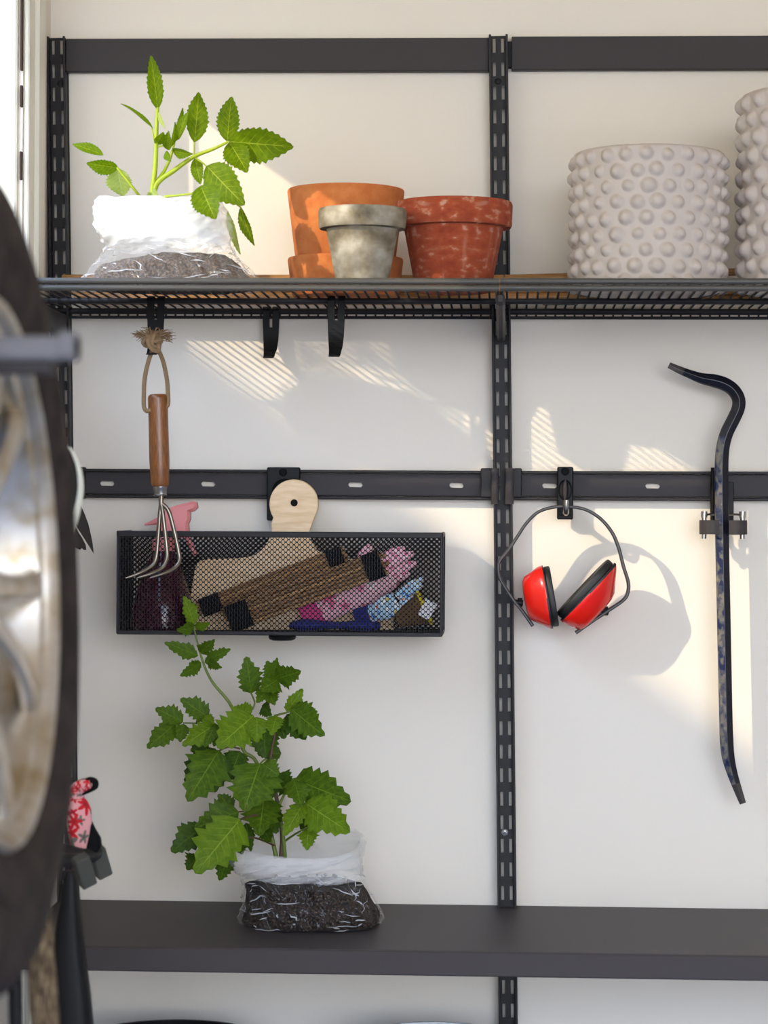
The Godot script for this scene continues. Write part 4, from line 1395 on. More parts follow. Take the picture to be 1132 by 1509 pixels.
	for u in bundles:
		var p0 := at(u[0].x, u[0].y - 6, u[3])
		var p1 := at(u[1].x, u[1].y, u[3])
		var dir := (p1 - p0).normalized()
		var perp := Vector3(-dir.y, dir.x, 0)
		var bt := thing("stick_bundle", u[6], "stick bundle", p0)
		for k in 6:
			var off: float = (k - 2.5) / 3.0 * u[2] * 0.00096
			var s2 := mb()
			tube(s2, [p0 + perp * off + dir * r.randf_range(0, 0.012), (p0 + p1) / 2 + perp * off * 1.05, p1 + perp * off - dir * r.randf_range(0.0, 0.01)], u[2] * 0.00014 + 0.0007, 7)
			obj("stick", s2, M.stick if k % 3 else M.stick_pale, bt)
		for f in [[u[4], 0.1], [0.03, u[5]]]:
			var s3 := mb()
			var e0 := p0.lerp(p1, f[0])
			var e1 := p0.lerp(p1, f[0] + f[1])
			tube(s3, [e0, e1], u[2] * 0.00108, 14, 0.5, true, Vector3(0, 0, 1))
			obj("black_band", s3, M.black_matte, bt)
	# floral gloves
	var gz := 0.078
	glove("floral_glove", "pink floral gardening glove lying across the basket under the stick bundles", M.glove_pink, M.magenta,
		[at(468, 899, 0.084), at(505, 880, 0.086), at(540, 862, gz + 0.006), at(572, 840, gz + 0.006)], 0.030,
		[[[at(555, 832, gz), at(575, 818, gz), at(597, 808, gz)], 0.0085], [[at(562, 842, gz + 0.004), at(585, 826, gz + 0.004), at(610, 815, gz + 0.004)], 0.0085], [[at(566, 852, gz), at(590, 838, gz), at(614, 830, gz)], 0.0085], [[at(560, 862, gz), at(582, 852, gz), at(604, 846, gz)], 0.008], [[at(530, 840, gz - 0.002), at(538, 815, gz - 0.002), at(548, 804, gz - 0.002)], 0.0085]], gz)
	gz = 0.118
	glove("floral_glove", "pale blue floral gardening glove at the right end of the basket", M.glove_blue, M.navy,
		[at(545, 905, gz - 0.012), at(562, 899, gz), at(585, 886, gz)], 0.017,
		[[[at(585, 880, gz), at(604, 864, gz), at(624, 852, gz)], 0.0062], [[at(590, 884, gz), at(610, 868, gz), at(622, 862, gz)], 0.006], [[at(590, 892, gz), at(604, 886, gz), at(616, 878, gz)], 0.006], [[at(580, 898, gz), at(596, 896, gz), at(608, 890, gz)], 0.006]], gz)
	# folded navy cloth at the bottom
	var rows := []
	for i in 9:
		var row := PackedVector3Array()
		for j in 30:
			var an := TAU * j / 30
			var f := i / 8.0
			var cc := at(lerpf(428, 560, f), lerpf(921, 922, f), 0.1)
			var hh := 0.011 * (0.8 + 0.25 * sin(f * 9.0)) * (0.6 if i == 0 or i == 8 else 1.0)
			row.append(cc + Vector3(0, sin(an) * hh * 0.8, cos(an) * 0.022 * (1.0 + 0.2 * sin(f * 13.0))))
		rows.append(row)
	var cl := obj("folded_cloth", grid_mesh(closed_rows(rows), true), M.navy)
	tag(cl, "folded dark blue cloth on the bottom of the basket", "cloth")
	# coil of brown twine webbing with a yellow edge and a white tag
	var tw := thing("webbing_coil", "rolled brown strap with yellow edging and a white tag", "strap", at(610, 925, 0.11))
	st = mb()
	var ax := (at(585, 912, 0.12) - at(628, 893, 0.12)).normalized()
	var side_v := Vector3(-ax.y, ax.x, 0)
	var bas := Basis(side_v, -ax, side_v.cross(-ax))
	var mid := at(604, 905, 0.118)
	lathe(st, [Vector2(0.0, -0.02), Vector2(0.012, -0.02), Vector2(0.018, 0.0), Vector2(0.024, 0.022), Vector2(0.019, 0.022), Vector2(0.0, 0.02)], 28, place(mid, bas * Basis().scaled(Vector3(1, 1, 0.7))))
	obj("strap_roll", st, M.twine, tw)
	st = mb()
	var ring_pts := []
	for k in 25:
		var an := TAU * k / 24
		ring_pts.append(mid + bas * Vector3(cos(an) * 0.0245, 0.023, sin(an) * 0.0245 * 0.7))
	tube(st, ring_pts, 0.0026, 8)
	obj("yellow_edge", st, M.yellow, tw)
	st = mb()
	cbox(st, Vector3(0.018, 0.026, 0.001), place(at(630, 898, 0.138), Basis(Vector3.BACK, -0.5)), 0.0003)
	obj("white_tag", st, M.paper, tw)
	# purple spray bottle with pink trigger head
	var sz := 0.088
	var base := at(240, 932, sz)
	base.y = b.y + 0.003
	var bt2 := thing("spray_bottle", "purple spray bottle with pink trigger head at left in the basket", "spray bottle", base)
	st = mb()
	var hb := at(240, 806, sz).y - base.y
	lathe(st, [Vector2(0, 0), Vector2(0.041, 0), Vector2(0.045, 0.004), Vector2(0.0455, 0.02), Vector2(0.042, hb * 0.35), Vector2(0.030, hb * 0.7), Vector2(0.018, hb * 0.9), Vector2(0.0145, hb), Vector2(0.0, hb)], 40, place(base))
	obj("bottle", st, M.purple, bt2)
	st = mb()
	lathe(st, [Vector2(0.0, 0), Vector2(0.0165, 0), Vector2(0.0165, 0.016), Vector2(0.012, 0.018), Vector2(0.010, 0.03), Vector2(0, 0.03)], 28, place(Vector3(base.x, base.y + hb - 0.006, base.z)))
	obj("collar", st, M.pink_plastic, bt2)
	st = mb()
	var head := PackedVector2Array()
	for o in [Vector2(229, 792), Vector2(233, 768), Vector2(243, 752), Vector2(262, 744), Vector2(276, 741), Vector2(285, 738.5), Vector2(291, 740.5), Vector2(292, 748), Vector2(287, 753), Vector2(281, 755), Vector2(281, 766), Vector2(278, 772), Vector2(281, 792)]:
		var v := at(o.x, o.y, sz)
		head.append(Vector2(v.x, v.y))
	prism(st, head, 0.02, place(Vector3(0, 0, sz)), 0.004)
	obj("spray_head", st, M.pink_plastic, bt2)
	st = mb()
	tube(st, curve([at(236, 766, sz), at(226, 770, sz), at(213, 773, sz)], 4), [0.006, 0.004, 0.0012], 10)
	obj("nozzle", st, M.pink_plastic, bt2)
	st = mb()
	tube(st, curve([at(272, 785, sz), at(280, 800, sz), at(288, 818, sz)], 4), [0.005, 0.004, 0.003], 10)
	obj("trigger", st, M.pink_plastic, bt2)

# ---------------------------------------------------------------- hooks and the hand cultivator
func shelf_hook(px: float, z_rod: float, py_low: float, label: String) -> void:
	var y_rod := at(735, 424.5, 0.385).y - 0.0005
	var c := at(px, 470, z_rod)
	var t := thing("shelf_hook", label, "hook", Vector3(c.x, y_rod, z_rod))
	var low := at(px, py_low, z_rod + 0.03).y
	var drop := y_rod - low
	var st := mb()
	var x := c.x
	for s in [-1, 1]:
		var top := []
		for k in 7:
			var an := PI * k / 6.0
			top.append(Vector3(x + s * 0.0072, y_rod + sin(an) * 0.0062, z_rod - cos(an) * 0.0062))
		top.append(Vector3(x + s * 0.0072, y_rod - 0.012, z_rod + 0.0062))
		top.append(Vector3(x + s * 0.0068, y_rod - drop * 0.36, z_rod + 0.006))
		strap(st, top, [0.0108, 0.0106, 0.0102], 0.0018, Vector3.RIGHT)
	obj("fork_strap", st, M.black, t)
	st = mb()
	var path := [Vector3(x, y_rod - drop * 0.34, z_rod + 0.006), Vector3(x, y_rod - drop * 0.6, z_rod + 0.0075), Vector3(x, y_rod - drop * 0.8, z_rod + 0.0145), Vector3(x, low + 0.009, z_rod + 0.024), Vector3(x, low + 0.002, z_rod + 0.036), Vector3(x, low, z_rod + 0.046)]
	strap(st, curve(path, 5), [0.0238, 0.0222, 0.0195, 0.0175, 0.016, 0.015], 0.0018, Vector3.RIGHT)
	obj("hook_blade", st, M.black, t)

func hooks_and_cultivator() -> void:
	shelf_hook(230.5, 0.19, 523, "flat black hook under the shelf holding the cultivator's rope loop")
	shelf_hook(400.0, 0.014, 528, "empty flat black hook nearer the wall, sunlight striped across it")
	shelf_hook(496.0, 0.19, 526, "empty flat black hook farthest right under the wire shelf")
	var z := 0.222
	var k := per_px(z)
	var c := at(234, 852, z)
	var t := thing("hand_cultivator", "three-pronged hand cultivator with brown wooden handle hanging by a rope", "garden tool", c)
	var a := at(232.5, 581, z)
	var b := at(236, 717, z)
	var axis := (b - a).normalized()
	var bas := Basis(Vector3(axis.y, -axis.x, 0) * -1.0, axis, Vector3.FORWARD)
	var l := a.distance_to(b)
	var st := mb()
	lathe(st, [Vector2(0, 0), Vector2(0.0105, 0.0), Vector2(0.0132, 0.0025), Vector2(0.0138, 0.006), Vector2(0.0138, l * 0.4), Vector2(0.0142, l * 0.7), Vector2(0.0128, l - 0.004), Vector2(0.0112, l - 0.0005), Vector2(0, l)], 32, place(a, bas))
	obj("handle", st, M.handle, t)
	st = mb()
	lathe(st, [Vector2(0, 0), Vector2(0.0098, 0), Vector2(0.0098, 0.002), Vector2(0.0092, 0.003), Vector2(0.0086, 0.011), Vector2(0.0102, 0.0125), Vector2(0, 0.0125)], 28, place(b, bas))
	obj("ferrule", st, M.pin, t)
	st = mb()
	tube(st, [at(237, 727, z), at(238, 752, z)], [0.0036, 0.0034], 10)
	obj("shaft", st, M.tine, t)
	var tines := [
		[[237.5, 742, 0], [235.5, 760, 0], [232.5, 800, 0], [230, 822, 0.002], [224, 834, 0.006], [205, 845, 0.016], [185, 852, 0.024]],
		[[238, 742, 0], [241, 765, 0.003], [245.5, 805, 0.004], [245.5, 824, 0.006], [239, 837, 0.012], [222, 845.5, 0.022], [202, 851.5, 0.03]],
		[[238.5, 742, 0], [248, 752, 0], [255, 775, 0], [263, 812, 0], [264, 827, 0.002], [256, 838, 0.008], [240, 845.5, 0.018], [221, 851.5, 0.026]],
	]
	for q in tines:
		var pts := []
		for p in q: pts.append(at(p[0], p[1], z + p[2]))
		st = mb()
		tube(st, curve(pts, 6), [0.0031, 0.0031, 0.0031, 0.003, 0.0027, 0.001], 10)
		obj("tine", st, M.tine, t)
	# rope loop through the handle
	st = mb()
	var loop := []
	for p in [[214, 590, 0.010], [212, 604, 0.008], [218, 607, 0.013], [222, 600, 0.013]]: loop.append(at(p[0], p[1], z + p[2]))
	var left := []
	for p in [[224, 602, 0.006], [217, 606, 0.010], [212.5, 600, 0.006], [212, 585, 0.0], [213, 560, 0.0], [218, 535, 0.0], [224, 518, 0.004], [229, 509, 0.01]]: left.append(at(p[0], p[1], z + p[2]))
	var right := []
	for p in [[243, 600, 0.004], [247.5, 596, 0.002], [247.5, 580, 0.0], [246, 560, 0.0], [241, 535, 0.0], [234, 517, 0.004], [229, 509, 0.01]]: right.append(at(p[0], p[1], z + p[2]))
	tube(st, curve(left, 6), 0.0031, 9)
	tube(st, curve(right, 6), 0.0031, 9)
	var rp := obj("rope_loop", st, M.rope, t)
	# the knot and its frayed ends
	st = mb()
	var kc := at(226, 503, z + 0.012)
	for q in [[-0.004, 0.0, 0.0, 0.3], [0.005, 0.002, 0.002, 1.2], [0.001, -0.005, 0.004, 2.2], [0.0, 0.006, 0.001, 2.9]]:
		var ring := []
		for j in 17:
			var an: float = TAU * j / 16
			ring.append(kc + Vector3(q[0], q[1], q[2]) + Basis(Vector3.BACK, q[3]) * Vector3(cos(an) * 0.010, sin(an) * 0.0055, sin(an) * 0.004))
		tube(st, ring, 0.0034, 8)
	obj("knot", st, M.rope, rp)
	st = mb()
	var r := RandomNumberGenerator.new()
	r.seed = 31
	for j in 110:
		var an := r.randf_range(-0.45, PI + 0.25)
		var len_f := r.randf_range(0.012, 0.022)
		var p0 := kc + Vector3(cos(an) * 0.006, 0.006 + r.randf_range(-0.003, 0.003), r.randf_range(-0.006, 0.008))
		var p1 := p0 + Vector3(cos(an) * len_f * 0.8, sin(an) * len_f * 0.55, r.randf_range(-0.006, 0.01))
		var p2 := p1 + Vector3(cos(an) * len_f * 0.35 + r.randf_range(-0.004, 0.004), r.randf_range(-0.006, 0.003), r.randf_range(-0.004, 0.004))
		tube(st, [p0, p1, p2], [0.0008, 0.0006, 0.0003], 5)
	tag(obj("frayed_end", st, M.rope, rp), "", "", "", "stuff")

# ---------------------------------------------------------------- ear defenders
func ze(x: float, y: float, z: float) -> Vector3:
	return at(700.0 + x * 0.26502, 660.0 + y * 0.26502, z)

func ear_defenders() -> void:
	var hk := thing("rail_hook", "black rail hook with a steel peg holding the ear defenders", "hook", at(833, 765, 0.02))
	var p := at(821, 765.5, 0.03)
	var q := at(845, 688, 0.03)
	obj("hook_block", box(Vector3(p.x, p.y, 0.0195), Vector3(q.x, q.y, 0.033), 0.0016), M.black, hk)
	var st := mb()
	var c := at(833, 694.5, 0.033)
	lathe(st, [Vector2(0.0, 0.0005), Vector2(0.0042, 0.0005), Vector2(0.005, 0.002), Vector2(0.006, 0.002), Vector2(0.0062, 0.0)], 24, place(Vector3(c.x, c.y, 0.033), Basis(Vector3.RIGHT, PI / 2)))
	obj("button", st, M.black_matte, hk)
	st = mb()
	c = at(833, 722, 0.033)
	lathe(st, [Vector2(0.0088, 0.0), Vector2(0.009, 0.0024), Vector2(0.0102, 0.003), Vector2(0.0112, 0.0)], 28, place(Vector3(c.x, c.y, 0.033), Basis(Vector3.RIGHT, PI / 2) * Basis().scaled(Vector3(0.9, 1, 1.35))))
	obj("dial_ring", st, M.black_matte, hk)
	st = mb()
	var rings := []
	for i in 9:
		var f := i / 8.0 * 2.0 - 1.0
		var w := 0.0048 * sqrt(maxf(0.02, 1.0 - f * f))
		rings.append(PackedVector3Array([Vector3(c.x - w, c.y + f * 0.0165, 0.033), Vector3(c.x - w * 0.5, c.y + f * 0.0165, 0.0375), Vector3(c.x, c.y + f * 0.0165, 0.0392), Vector3(c.x + w * 0.5, c.y + f * 0.0165, 0.0375), Vector3(c.x + w, c.y + f * 0.0165, 0.033)]))
	loft(st, rings)
	obj("dial_grip", st, M.steel, hk)
	st = mb()
	for k in 3:
		var g0 := at(823, 748 + k * 5.0, 0.033)
		var g1 := at(843, 749.6 + k * 5.0, 0.033)
		into_box(st, Vector3(g0.x, g1.y, 0.0328), Vector3(g1.x, g0.y, 0.0342))
	obj("ridges", st, M.black_matte, hk)
	st = mb()
	tube(st, curve([at(833.5, 755, 0.033), at(834, 755.5, 0.06), at(834.5, 755.5, 0.094), at(834.5, 752, 0.1015), at(834.5, 745, 0.104), at(834.5, 737, 0.1045)], 4), [0.0042, 0.0042, 0.0042, 0.0042], 14)
	obj("peg", st, M.pin, hk)

	var z := 0.085
	var t := thing("ear_defenders", "red ear defenders with black cushions and dark wire headband on a hook", "ear defenders", ze(560, 1020, z))
	st = mb()
	var pts := []
	for o in [[322, 990], [270, 915], [215, 845], [150, 745], [132, 690], [138, 630], [185, 570], [235, 495], [285, 420], [350, 358], [430, 331], [508, 326], [590, 336], [650, 360], [710, 405], [765, 475], [800, 560], [826, 660], [852, 745], [851, 800], [826, 845], [740, 905], [650, 965], [560, 1028]]:
		pts.append(ze(o[0], o[1], z))
	strap(st, curve(pts, 5), 0.02, 0.0046, Vector3(0, 0, 1))
	obj("headband", st, M.band, t)
	var k := per_px(z)
	var into := Vector3(0, 0, 1)
	# [rim centre px, axis towards the wearer, half length px, half depth m, shell depth px, pad px, slide px, outer share]
	var cups := [[ze(399, 830, z), Vector2(0.985, 0.168), 47.0, 0.045, 33.0, 9.5, 3.0, 0.62], [ze(632, 803, z), Vector2(-0.729, 0.684), 58.0, 0.045, 33.0, 11.5, -14.0, 0.58]]
	for cup in cups:
		var ax := Vector3(cup[1].x, cup[1].y, 0).normalized()
		var along := Vector3(-ax.y, ax.x, 0)
		if along.y > 0: along = -along
		var hl: float = cup[2] * k
		var hd: float = cup[3]
		var deep: float = cup[4] * k
		var sh := mb()
		var rr := []
		for s in [[1.0, 0.10], [0.99, 0.55], [0.95, 0.85], [0.86, 1.0], [0.55, 1.12], [0.2, 1.19], [0.05, 1.22], [0.0, 1.2]]:
			var f: float = (s[1] - 0.0)
			var o: float = lerpf(cup[7], 1.0, clampf((1.0 - s[0]) / 0.9, 0.0, 1.0)) * (clampf(s[1], 0.0, 1.0))
			rr.append(rr_ring(cup[0] - ax * deep * s[0] + along * cup[6] * k * -1.0 * s[0] * signf(cup[6]) * signf(cup[6]), along, into, hl * o, hd * o, 2.6, 36))
		loft(sh, rr, true)
		obj("shell", sh, M.red, t)
		var rim := mb()
		loft(rim, [rr_ring(cup[0] - ax * 0.001, along, into, hl * 1.0, hd * 1.0, 2.6, 36), rr_ring(cup[0] + ax * 0.0018, along, into, hl * 1.0, hd * 1.0, 2.6, 36)], true)
		obj("back_plate", rim, M.pad, t)
		var pad := mb()
		var pr := []
		var pd: float = cup[5] * k
		for s in [[0.0, 0.93], [0.2, 0.955], [0.8, 0.955], [0.95, 0.94], [1.0, 0.90], [1.0, 0.55], [0.8, 0.46], [0.5, 0.44]]:
			pr.append(rr_ring(cup[0] + ax * (0.0018 + pd * s[0]), along, into, hl * s[1], hd * s[1], 2.6, 36))
		loft(pad, pr, true)
		obj("cushion", pad, M.pad, t)
	for o in [[[222, 858], [268, 862]], [[700, 900], [745, 915]]]:
		st = mb()
		tube(st, [ze(o[0][0], o[0][1], z + 0.004), ze(o[1][0], o[1][1], z + 0.004)], 0.0042, 10)
		tube(st, [ze((o[0][0] + o[1][0]) / 2.0 + 6, (o[0][1] + o[1][1]) / 2.0 - 26, z + 0.002), ze((o[0][0] + o[1][0]) / 2.0 + 6, (o[0][1] + o[1][1]) / 2.0 + 24, z + 0.002)], 0.0034, 10)
		obj("yoke", st, M.black, t)

# ---------------------------------------------------------------- crowbar in its clip
func crowbar() -> void:
	var z := 0.058
	# [px, py, half width px, half thickness px]
	var path := [[986, 538, 4.4, 2.0], [1000, 544.5, 5.4, 3.0], [1016, 551, 6.2, 5.0], [1034, 557.5, 7.8, 7.2], [1052, 561, 9.6, 8.6], [1068, 566, 9.8, 9.0], [1081, 575, 9.6, 9.0], [1088.5, 588, 9.6, 9.0], [1088, 602, 9.6, 9.0], [1081, 618, 9.6, 9.0], [1072, 636, 9.6, 9.0], [1066.5, 654, 9.6, 9.0], [1064, 675, 9.8, 9.0], [1063.5, 710, 9.9, 9.0], [1064.5, 800, 9.9, 9.0], [1067, 920, 9.8, 9.0], [1069.5, 1040, 9.6, 9.0], [1071, 1090, 9.8, 9.0], [1073.5, 1116, 9.2, 8.5], [1079.5, 1140, 7.6, 6.8], [1087, 1162, 6.2, 4.6], [1095, 1184, 4.6, 1.6]]
	var pts := []
	var hw := []
	var ht := []
	for p in path:
		pts.append(at(p[0], p[1], z))
		hw.append(p[2] * per_px(z))
		ht.append(p[3] * per_px(z))
	var fine := curve(pts, 6)
	var w := lerp_list(hw, fine.size())
	var h := lerp_list(ht, fine.size())
	var fr := frames(fine, Vector3(0, 0, 1))
	# octagon-like bar: one broad worn face to the left front, one dark face to the right front
	var prof := [Vector2(-1.0, -0.45), Vector2(-1.0, 0.25), Vector2(-0.82, 0.62), Vector2(-0.02, 1.0), Vector2(0.08, 1.0), Vector2(0.95, 0.5), Vector2(1.0, 0.3), Vector2(1.0, -0.45), Vector2(0.55, -1.0), Vector2(-0.55, -1.0)]
	var t := thing("crowbar", "long blue and black crowbar with worn paint, clipped upright to the rail", "crowbar", at(1095, 1186, z))
	var dark := []
	var worn := []
	var tips := []
	var tips2 := []
	var rings := []
	for i in fine.size():
		var ring := PackedVector3Array()
		var tangent: Vector3 = fr[i].z
		var side := Vector3(-tangent.y, tangent.x, 0).normalized()
		if tangent.y < 0 and i > 30: side = side
		for p in prof:
			ring.append(fine[i] + side * p.x * w[i] + Vector3(0, 0, 1) * p.y * h[i])
		rings.append(ring)
	var n := prof.size()
	for i in fine.size() - 1:
		for j in n:
			var m := (j + 1) % n
			var into := dark
			if i < 9: into = tips
			elif i >= fine.size() - 9: into = tips2
			elif (j == 2 or j == 1) and i > 62: into = worn
			var f := float(i) / fine.size()
			quad_into(into, rings[i][j], rings[i][m], rings[i + 1][m], rings[i + 1][j], Vector2(0, f), Vector2(1, f), Vector2(1, f), Vector2(0, f), -1)
	for e in [0, fine.size() - 1]:
		for j in range(1, n - 1):
			(tips if e == 0 else tips2).append([rings[e][0], rings[e][j], rings[e][j + 1], Vector2.ZERO, Vector2.ZERO, Vector2.ZERO, -1])
	for u in [["bar", dark, "crow_dark"], ["worn_face", worn, "crow_worn"], ["chisel_end", tips, "crow_steel"], ["chisel_end", tips2, "crow_steel"]]:
		var st := mb()
		emit(st, u[1], true)
		obj(u[0], st, M[u[2]], t)
	# the sprung clip that holds it
	var c := thing("spring_clip", "grey steel spring clip gripping the crowbar below the rail", "clip", at(1066, 790, 0.03))
	var a := at(1047.5, 773, 0.03)
	var b := at(1054, 689, 0.03)
	var st2 := mb()
	into_box(st2, Vector3(a.x, a.y, 0.0195), Vector3(at(1082, 773, 0.03).x, at(0, 705, 0.03).y, 0.0225), 0.001)
	tube(st2, [Vector3((a.x + b.x) / 2, a.y, 0.0255), Vector3((a.x + b.x) / 2, b.y, 0.0255)], 0.0028, 10)
	obj("back_plate", st2, M.black, c)
	for s in [[[1063, 781], [1052, 779], [1040, 775], [1034.5, 771], 1037.5], [[1070, 776], [1082, 774.5], [1094, 774], [1098, 774], 1094.0]]:
		var st := mb()
		var pp := []
		var sgn := 1.0 if s[4] > 1060 else -1.0
		var inner := at(1066 + sgn * 9.5, s[0][1], z).x
		var y_c := at(1066, 777, z).y
		pp = [Vector3(inner - sgn * 0.002, y_c, z + 0.014), Vector3(inner + sgn * 0.008, y_c, z + 0.0165), Vector3(inner + sgn * 0.019, y_c, z + 0.012), Vector3(inner + sgn * 0.024, y_c, z + 0.002), Vector3(inner + sgn * 0.021, y_c, z - 0.009), Vector3(inner + sgn * 0.010, y_c, z - 0.020), Vector3(inner + sgn * 0.002, y_c, z - 0.034)]
		strap(st, curve(pp, 5), 0.0205, 0.0022, Vector3.UP)
		obj("sprung_jaw", st, M.steel, c)
		st = mb()
		var pinx := at(s[4], 770, z).x
		tube(st, [Vector3(pinx, y_c + 0.023, z + 0.003), Vector3(pinx, y_c - 0.0165, z + 0.003)], 0.0036, 12)
		tube(st, [Vector3(pinx, y_c + 0.023, z + 0.003), Vector3(pinx, y_c + 0.014, z + 0.003)], 0.0046, 12)
		obj("pin", st, M.pin, c)
		st = mb()
		tube(st, curve([Vector3(pinx, y_c + 0.017, z + 0.003), Vector3(pinx - sgn * 0.008, y_c + 0.0185, z - 0.006), Vector3(pinx - sgn * 0.022, y_c + 0.018, z - 0.026)], 5), 0.0016, 8)
		obj("spring_wire", st, M.pin, c)

# ---------------------------------------------------------------- things hanging by the left wall
func side_tools() -> void:
	# twin-pronged holder with a floral glove in it
	var z := 0.62
	var h := thing("tool_holder", "grey rubber two-pronged tool holder below the hanging floral glove", "holder", Vector3(LEFT, at(0, 1300, z).y, z))
	for s in [[124.0, 1283.0, 0.66, 25.0, 56.0], [147.5, 1270.0, 0.56, 24.0, 54.0]]:
		var c := at(s[0], s[1], s[2])
		var k := per_px(s[2])
		var st := mb()
		cbox(st, Vector3(s[3] * k * 0.95, s[4] * k * 0.92, s[3] * k * 0.8), place(c, Basis(Vector3.RIGHT, 0.5) * Basis(Vector3.BACK, 0.16) * Basis(Vector3.UP, 0.62)), 0.0016)
		obj("rubber_prong", st, M.grey_rubber, h)
	var arm := mb()
	var cc := at(122, 1262, 0.61)
	tube(arm, curve([Vector3(LEFT, cc.y + 0.012, 0.61), Vector3(cc.x - 0.05, cc.y + 0.010, 0.61), Vector3(cc.x, cc.y, 0.61), at(140, 1256, 0.57)], 5), 0.010, 12)
	tube(arm, curve([Vector3(LEFT, cc.y + 0.012, 0.64), Vector3(cc.x - 0.04, cc.y + 0.002, 0.65), at(122, 1268, 0.66)], 5), 0.009, 12)
	obj("arm", arm, M.steel_dark, h)
	var wall_plate := mb()
	into_box(wall_plate, Vector3(LEFT, cc.y - 0.03, 0.57), Vector3(LEFT + 0.012, cc.y + 0.05, 0.68), 0.003)
	obj("wall_plate", wall_plate, M.steel_dark, h)
	# the glove
	var gz := 0.60
	var g := thing("hanging_glove", "pink glove with red flowers and black trim, tucked in the grey holder", "glove", at(115, 1250, gz))
	var zg := func(x: float, y: float, zz: float) -> Vector3: return at(70.0 + x * 0.1326, 1130.0 + y * 0.1326, zz)
	var st := mb()
	tube(st, curve([zg.call(345, 960, gz), zg.call(350, 800, gz), zg.call(355, 640, gz), zg.call(350, 480, gz), zg.call(315, 360, gz), zg.call(330, 260, gz)], 6), [0.009, 0.0125, 0.0155, 0.015, 0.011, 0.009], 22, 0.7)
	tube(st, curve([zg.call(318, 330, gz), zg.call(335, 250, gz + 0.004), zg.call(400, 205, gz + 0.006), zg.call(480, 190, gz + 0.006)], 6), [0.010, 0.0092, 0.0085, 0.0075], 16, 0.8)
	obj("hand", st, M.glove_red, g)
	st = mb()
	tube(st, curve([zg.call(405, 160, gz + 0.008), zg.call(470, 140, gz + 0.008), zg.call(525, 165, gz + 0.008), zg.call(530, 215, gz + 0.008), zg.call(490, 255, gz + 0.008), zg.call(385, 310, gz + 0.006)], 6), [0.0022, 0.0034, 0.0042, 0.004, 0.0026, 0.0012], 10)
	obj("trim", st, M.black_matte, g)
	st = mb()
	var poly := PackedVector2Array()
	for o in [Vector2(492, 610), Vector2(530, 690), Vector2(590, 790), Vector2(600, 870), Vector2(560, 945), Vector2(430, 940), Vector2(440, 880), Vector2(470, 760)]:
		var v: Vector3 = zg.call(o.x, o.y, gz - 0.006)
		poly.append(Vector2(v.x, v.y))
	prism(st, poly, 0.014, place(Vector3(0, 0, gz - 0.004)), 0.001)
	obj("cuff", st, M.black_matte, g)
	# pointed shears behind the wheel
	var sz := 0.22
	var sh := thing("garden_shears", "dark pointed shear blades hanging by the end of the tool rail", "shears", at(120, 812, sz))
	var zs := func(x: float, y: float) -> Vector2:
		var v := at(70.0 + x * 0.13255, 640.0 + y * 0.13255, sz)
		return Vector2(v.x, v.y)
	st = mb()
	poly = PackedVector2Array()
	for o in [[330, 700], [375, 800], [415, 890], [455, 1000], [485, 1130], [502, 1220], [513, 1325], [470, 1255], [400, 1145], [345, 1060], [310, 1000], [290, 860]]: poly.append(zs.call(o[0], o[1]))
	prism(st, poly, 0.003, place(Vector3(0, 0, sz)), 0.0008)
	obj("blade", st, M.blade, sh)
	st = mb()
	poly = PackedVector2Array()
	for o in [[300, 1020], [335, 1090], [375, 1150], [415, 1230], [423, 1285], [400, 1288], [370, 1265], [355, 1285], [310, 1265], [270, 1230], [250, 1100]]: poly.append(zs.call(o[0], o[1]))
	prism(st, poly, 0.004, place(Vector3(0, 0, sz - 0.006)), 0.001)
	obj("blade", st, M.blade, sh)
	st = mb()
	tube(st, [Vector3(LEFT, at(0, 700, sz).y, sz - 0.002), at(108, 720, sz - 0.002)], 0.004, 8)
	obj("hanging_peg", st, M.steel_dark, sh)
	# black tool with a cream edge, between the wheel and the wall
	var cz := 0.95
	var tr := thing("garden_trowel", "dark rounded tool blade with a cream edge, half hidden by the tyre", "garden tool", at(105, 800, cz))
	var zc := func(x: float, y: float) -> Vector3: return at(70.0 + x * 0.13255, 640.0 + y * 0.13255, cz)
	var edge := []
	for o in [[225, 130], [268, 180], [310, 270], [345, 380], [364, 500], [366, 620], [350, 740], [322, 870], [298, 980], [288, 1080], [285, 1180]]: edge.append(zc.call(o[0], o[1]))
	st = mb()
	tube(st, curve(edge, 5), [0.0012, 0.0016, 0.0022, 0.0030, 0.0036, 0.0038, 0.0040, 0.0040, 0.0036, 0.0026, 0.001], 10)
	obj("cream_edge", st, M.cream, tr)
	st = mb()
	poly = PackedVector2Array()
	for e in curve(edge, 3): poly.append(Vector2(e.x - 0.0018, e.y))
	for o in [[200, 1180], [150, 900], [140, 500], [170, 160]]:
		var v: Vector3 = zc.call(o[0], o[1])
		poly.append(Vector2(v.x, v.y))
	prism(st, poly, 0.006, place(Vector3(0, 0, cz)), 0.001)
	obj("blade", st, M.blade, tr)
	st = mb()
	var hp: Vector3 = zc.call(170, 500)
	tube(st, [Vector3(LEFT, hp.y, cz), hp], 0.005, 8)
	obj("hanging_peg", st, M.steel_dark, tr)
	# tall black tool and rough stake standing below the wheel
	var bz := 0.74
	var bt := thing("tool_shaft", "tall black plastic tool standing below the glove holder", "garden tool", Vector3(at(100, 1600, bz).x, 0.0, bz))
	var rings := []
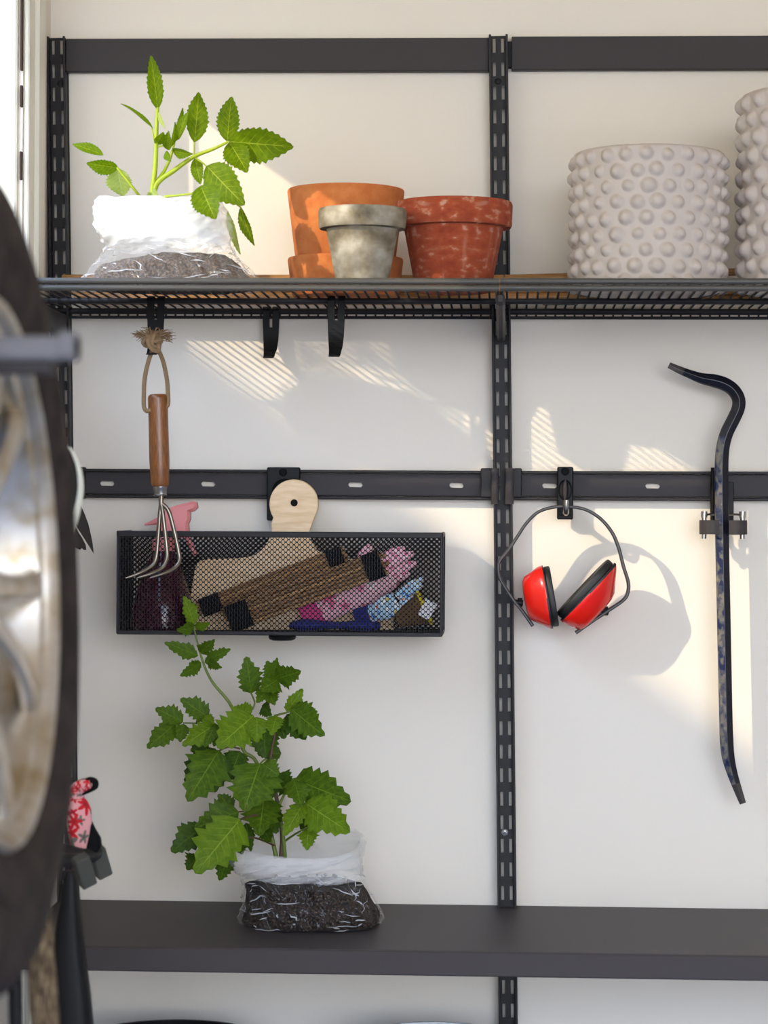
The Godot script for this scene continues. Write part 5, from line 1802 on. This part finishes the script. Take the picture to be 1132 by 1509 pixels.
	for o in [[1282.0, 104.0, 6.0, 0.008], [1295.0, 104.0, 11.0, 0.012], [1330.0, 103.0, 15.0, 0.014], [1400.0, 101.0, 24.0, 0.016], [1460.0, 104.0, 29.0, 0.018], [1520.0, 107.0, 32.0, 0.02], [1700.0, 114.0, 42.0, 0.022]]:
		var v := at(o[1], o[0], bz)
		rings.append(rr_ring(v, Vector3(1, 0, 0), Vector3(0, 0, 1), o[2] * per_px(bz), o[3], 3.0, 24))
	var foot := at(110, 1700, bz)
	rings.append(rr_ring(Vector3(foot.x, 0.0, bz), Vector3(1, 0, 0), Vector3(0, 0, 1), 44 * per_px(bz), 0.022, 3.0, 24))
	st = mb()
	loft(st, rings)
	obj("blade", st, M.black, bt)
	var wz := 1.25
	var wk := per_px(wz)
	var stake := mb()
	var top := at(56, 1330, wz)
	var low := at(74, 1640, wz)
	var dir := (low - top).normalized()
	low = top + dir * (top.y / -dir.y)
	var srings := []
	var r := RandomNumberGenerator.new()
	r.seed = 3
	for i in 15:
		var f := i / 14.0
		var ring := PackedVector3Array()
		for j in 12:
			var an := TAU * j / 12
			ring.append(top.lerp(low, f) + Vector3(cos(an) * 21 * wk * r.randf_range(0.9, 1.08), 0, sin(an) * 17 * wk * r.randf_range(0.88, 1.08)))
		srings.append(ring)
	loft(stake, srings)
	tag(obj("wooden_stake", stake, M.bark), "rough weathered wooden stake standing under the car wheel", "stake")
	var pz := 1.3
	st = mb()
	var pole_top := at(22, 1425, pz)
	var pole_low := at(26, 1640, pz)
	dir = (pole_low - pole_top).normalized()
	tube(st, [pole_top, pole_top + dir * (pole_top.y / -dir.y)], 11.0 * per_px(pz), 14)
	tag(obj("tool_pole", st, M.black), "black tool pole standing left of the rough wooden stake", "pole")

func buckets() -> void:
	var z := 0.22
	var k := per_px(z)
	for s in [[254.0, 1501.5, 139.0, "black plastic plant tub under the bench shelf, only its rim showing", "black"], [641.0, 1504.5, 122.0, "white plastic bucket under the bench shelf, only its rim showing", "white_plastic"]]:
		var R: float = s[2] * k
		var y := at(s[0], s[1], z - R).y
		var x := at(s[0], s[1], z).x
		var t := thing("plastic_bucket", s[3], "bucket", Vector3(x, 0, z))
		var st := mb()
		lathe(st, [Vector2(0, 0), Vector2(R * 0.72, 0), Vector2(R * 0.74, 0.006), Vector2(R * 0.955, y - 0.03), Vector2(R * 0.945, y - 0.006), Vector2(R * 0.74, 0.012), Vector2(0, 0.01)], 64, place(Vector3(x, 0, z)))
		obj("tub", st, M[s[4]], t)
		st = mb()
		lathe(st, [Vector2(R * 0.955, y - 0.03), Vector2(R * 0.985, y - 0.028), Vector2(R, y - 0.004), Vector2(R - 0.002, y), Vector2(R - 0.008, y), Vector2(R * 0.945, y - 0.01)], 64, place(Vector3(x, 0, z)))
		obj("rim", st, M[s[4]], t)
